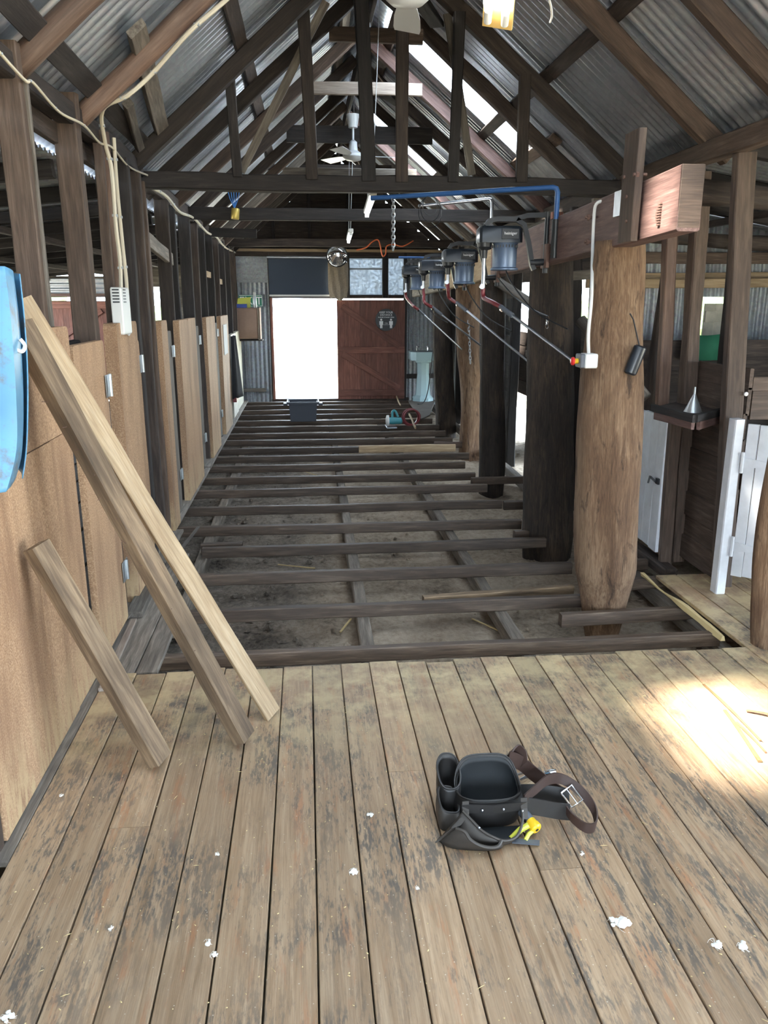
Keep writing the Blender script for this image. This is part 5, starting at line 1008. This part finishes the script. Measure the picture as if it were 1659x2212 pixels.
t_ = thing('try_square', (.66, 2.11, 0), 'small square with yellow stock and black blade by the tool belt', 'square'); a, b, c, d = atZ(1106, 1822, .012), atZ(1165, 1827, .012), atZ(1166, 1817, .012), atZ(1107, 1812, .012); G().prism([a, b, c, d], (0, 0, .004)).build('blade', 'grey_plastic', t_)
g = G(); g.tube([atZ(1104, 1812, .015), atZ(1124, 1792, .035), atZ(1142, 1782, .05)], .010, 8); g.tube([atZ(1135, 1815, .015), atZ(1142, 1802, .025), atZ(1150, 1795, .03)], .007, 8); g.build('stock', 'yellow_green', t_, True)
# ================================================================== WOOL AND CHAFF ON THE FLOOR
def tuft(px, py, r, lab, i):
    c = atZ(px, py); t_ = G()
    for k in range(9): 
        a = R.uniform(0, 6.28); q = c + V((math.cos(a) * r * R.uniform(.1, .9), math.sin(a) * r * R.uniform(.1, .9), r * .15)); bm = bmesh.new(); bmesh.ops.create_icosphere(bm, subdivisions=2, radius=r * R.uniform(.25, .5))
        for v in bm.verts: v.co *= 1 + .5 * noise.noise(v.co * 3 / r + V((k, i, 0)));
        for v in bm.verts: v.co.z *= .6
        base = min(v.co.z for v in bm.verts); off = V((q.x, q.y, -base + .001)); bm.verts.index_update(); t_.add([v.co + off for v in bm.verts], [[v.index for v in f.verts] for f in bm.faces]); bm.free()
    for k in range(7): a = R.uniform(0, 6.28); t_.tube([c + V((0, 0, .004)), c + V((math.cos(a) * r, math.sin(a) * r, .008)), c + V((math.cos(a + .5) * r * 1.25, math.sin(a + .5) * r * 1.25, .002))], .0005, 4, 3)
    tag(t_.build('wool_tuft', 'wool', None, True), lab, 'wool', 'tufts of wool on the floor')
for i, (px, py, r, lab) in enumerate(((1338, 1997, .026, 'largest white wool tuft on the floor at lower right'), (1545, 2042, .016, 'wool tuft left of the one at the right frame edge'), (1607, 2047, .015, 'wool tuft nearest the right frame edge'), (765, 1886, .014, 'pale wool tuft in the middle of the floor'), (448, 2040, .011, 'dirty grey wool tuft at lower left of centre'), (462, 2065, .009, 'small wool scrap just below the dirty grey tuft'), (18, 2200, .016, 'wool tuft in the bottom left corner'), (800, 1762, .010, 'greyish wool scrap left of the tool belt'), (1256, 1846, .008, 'tiny wool scrap right of the tool belt'), (902, 1920, .006, 'tiny white wool speck below the tool belt'), (240, 2008, .007, 'small wool pellet on the left floorboards'), (470, 1847, .006, 'tiny wool pellet left of centre, above the dirty tuft'), (133, 1720, .006, 'tiny wool pellet on the floor near the left panel'))): tuft(px, py, r, lab, i)
# sticks on the sunlit patch
for i, (a, b, wd, m, lab) in enumerate((((1567, 1535), (1645, 1645), .016, 'stick_brown', 'longest stripped stick on the sunlit floor'), ((1520, 1478), (1640, 1600), .013, 'stick_brown', 'thin stick running into the sunlit patch'), ((1590, 1560), (1655, 1625), .010, 'bark', 'short dark stick among the sunlit sticks'), ((1612, 1535), (1680, 1550), .022, 'bark', 'thick reddish bark strip at the right edge'))):
    p, q = atZ(*a, .006), atZ(*b, .006); o = beam('stick', p, q, wd, .008, m, None, jit=.006, seg=8, bow=.004); tag(o, lab, 'stick', 'sticks on the sunlit floor')
# chaff: uncountable crumbs
g = G()
for k in range(520):
    x = R.uniform(-.9, 2.2); y = 1.2 + 2.2 * R.random(); 
    a = R.uniform(0, 6.28); L_ = R.uniform(.0012, .004) if k % 9 else R.uniform(.006, .014); d = V((math.cos(a), math.sin(a), 0)); c = V((x, y, .0012)); s_ = V((-d.y, d.x, 0)) * (R.uniform(.0008, .0022) if k % 9 else .0006)
    g.add([c - d * L_ - s_, c + d * L_ - s_, c + d * L_ + s_, c - d * L_ + s_, c + V((0, 0, .002))], [[0, 1, 4], [1, 2, 4], [2, 3, 4], [3, 0, 4]])
tag(g.build('floor_chaff', 'straw'), 'fine wool crumbs and chaff strewn over the floorboards', 'chaff', None, 'stuff')
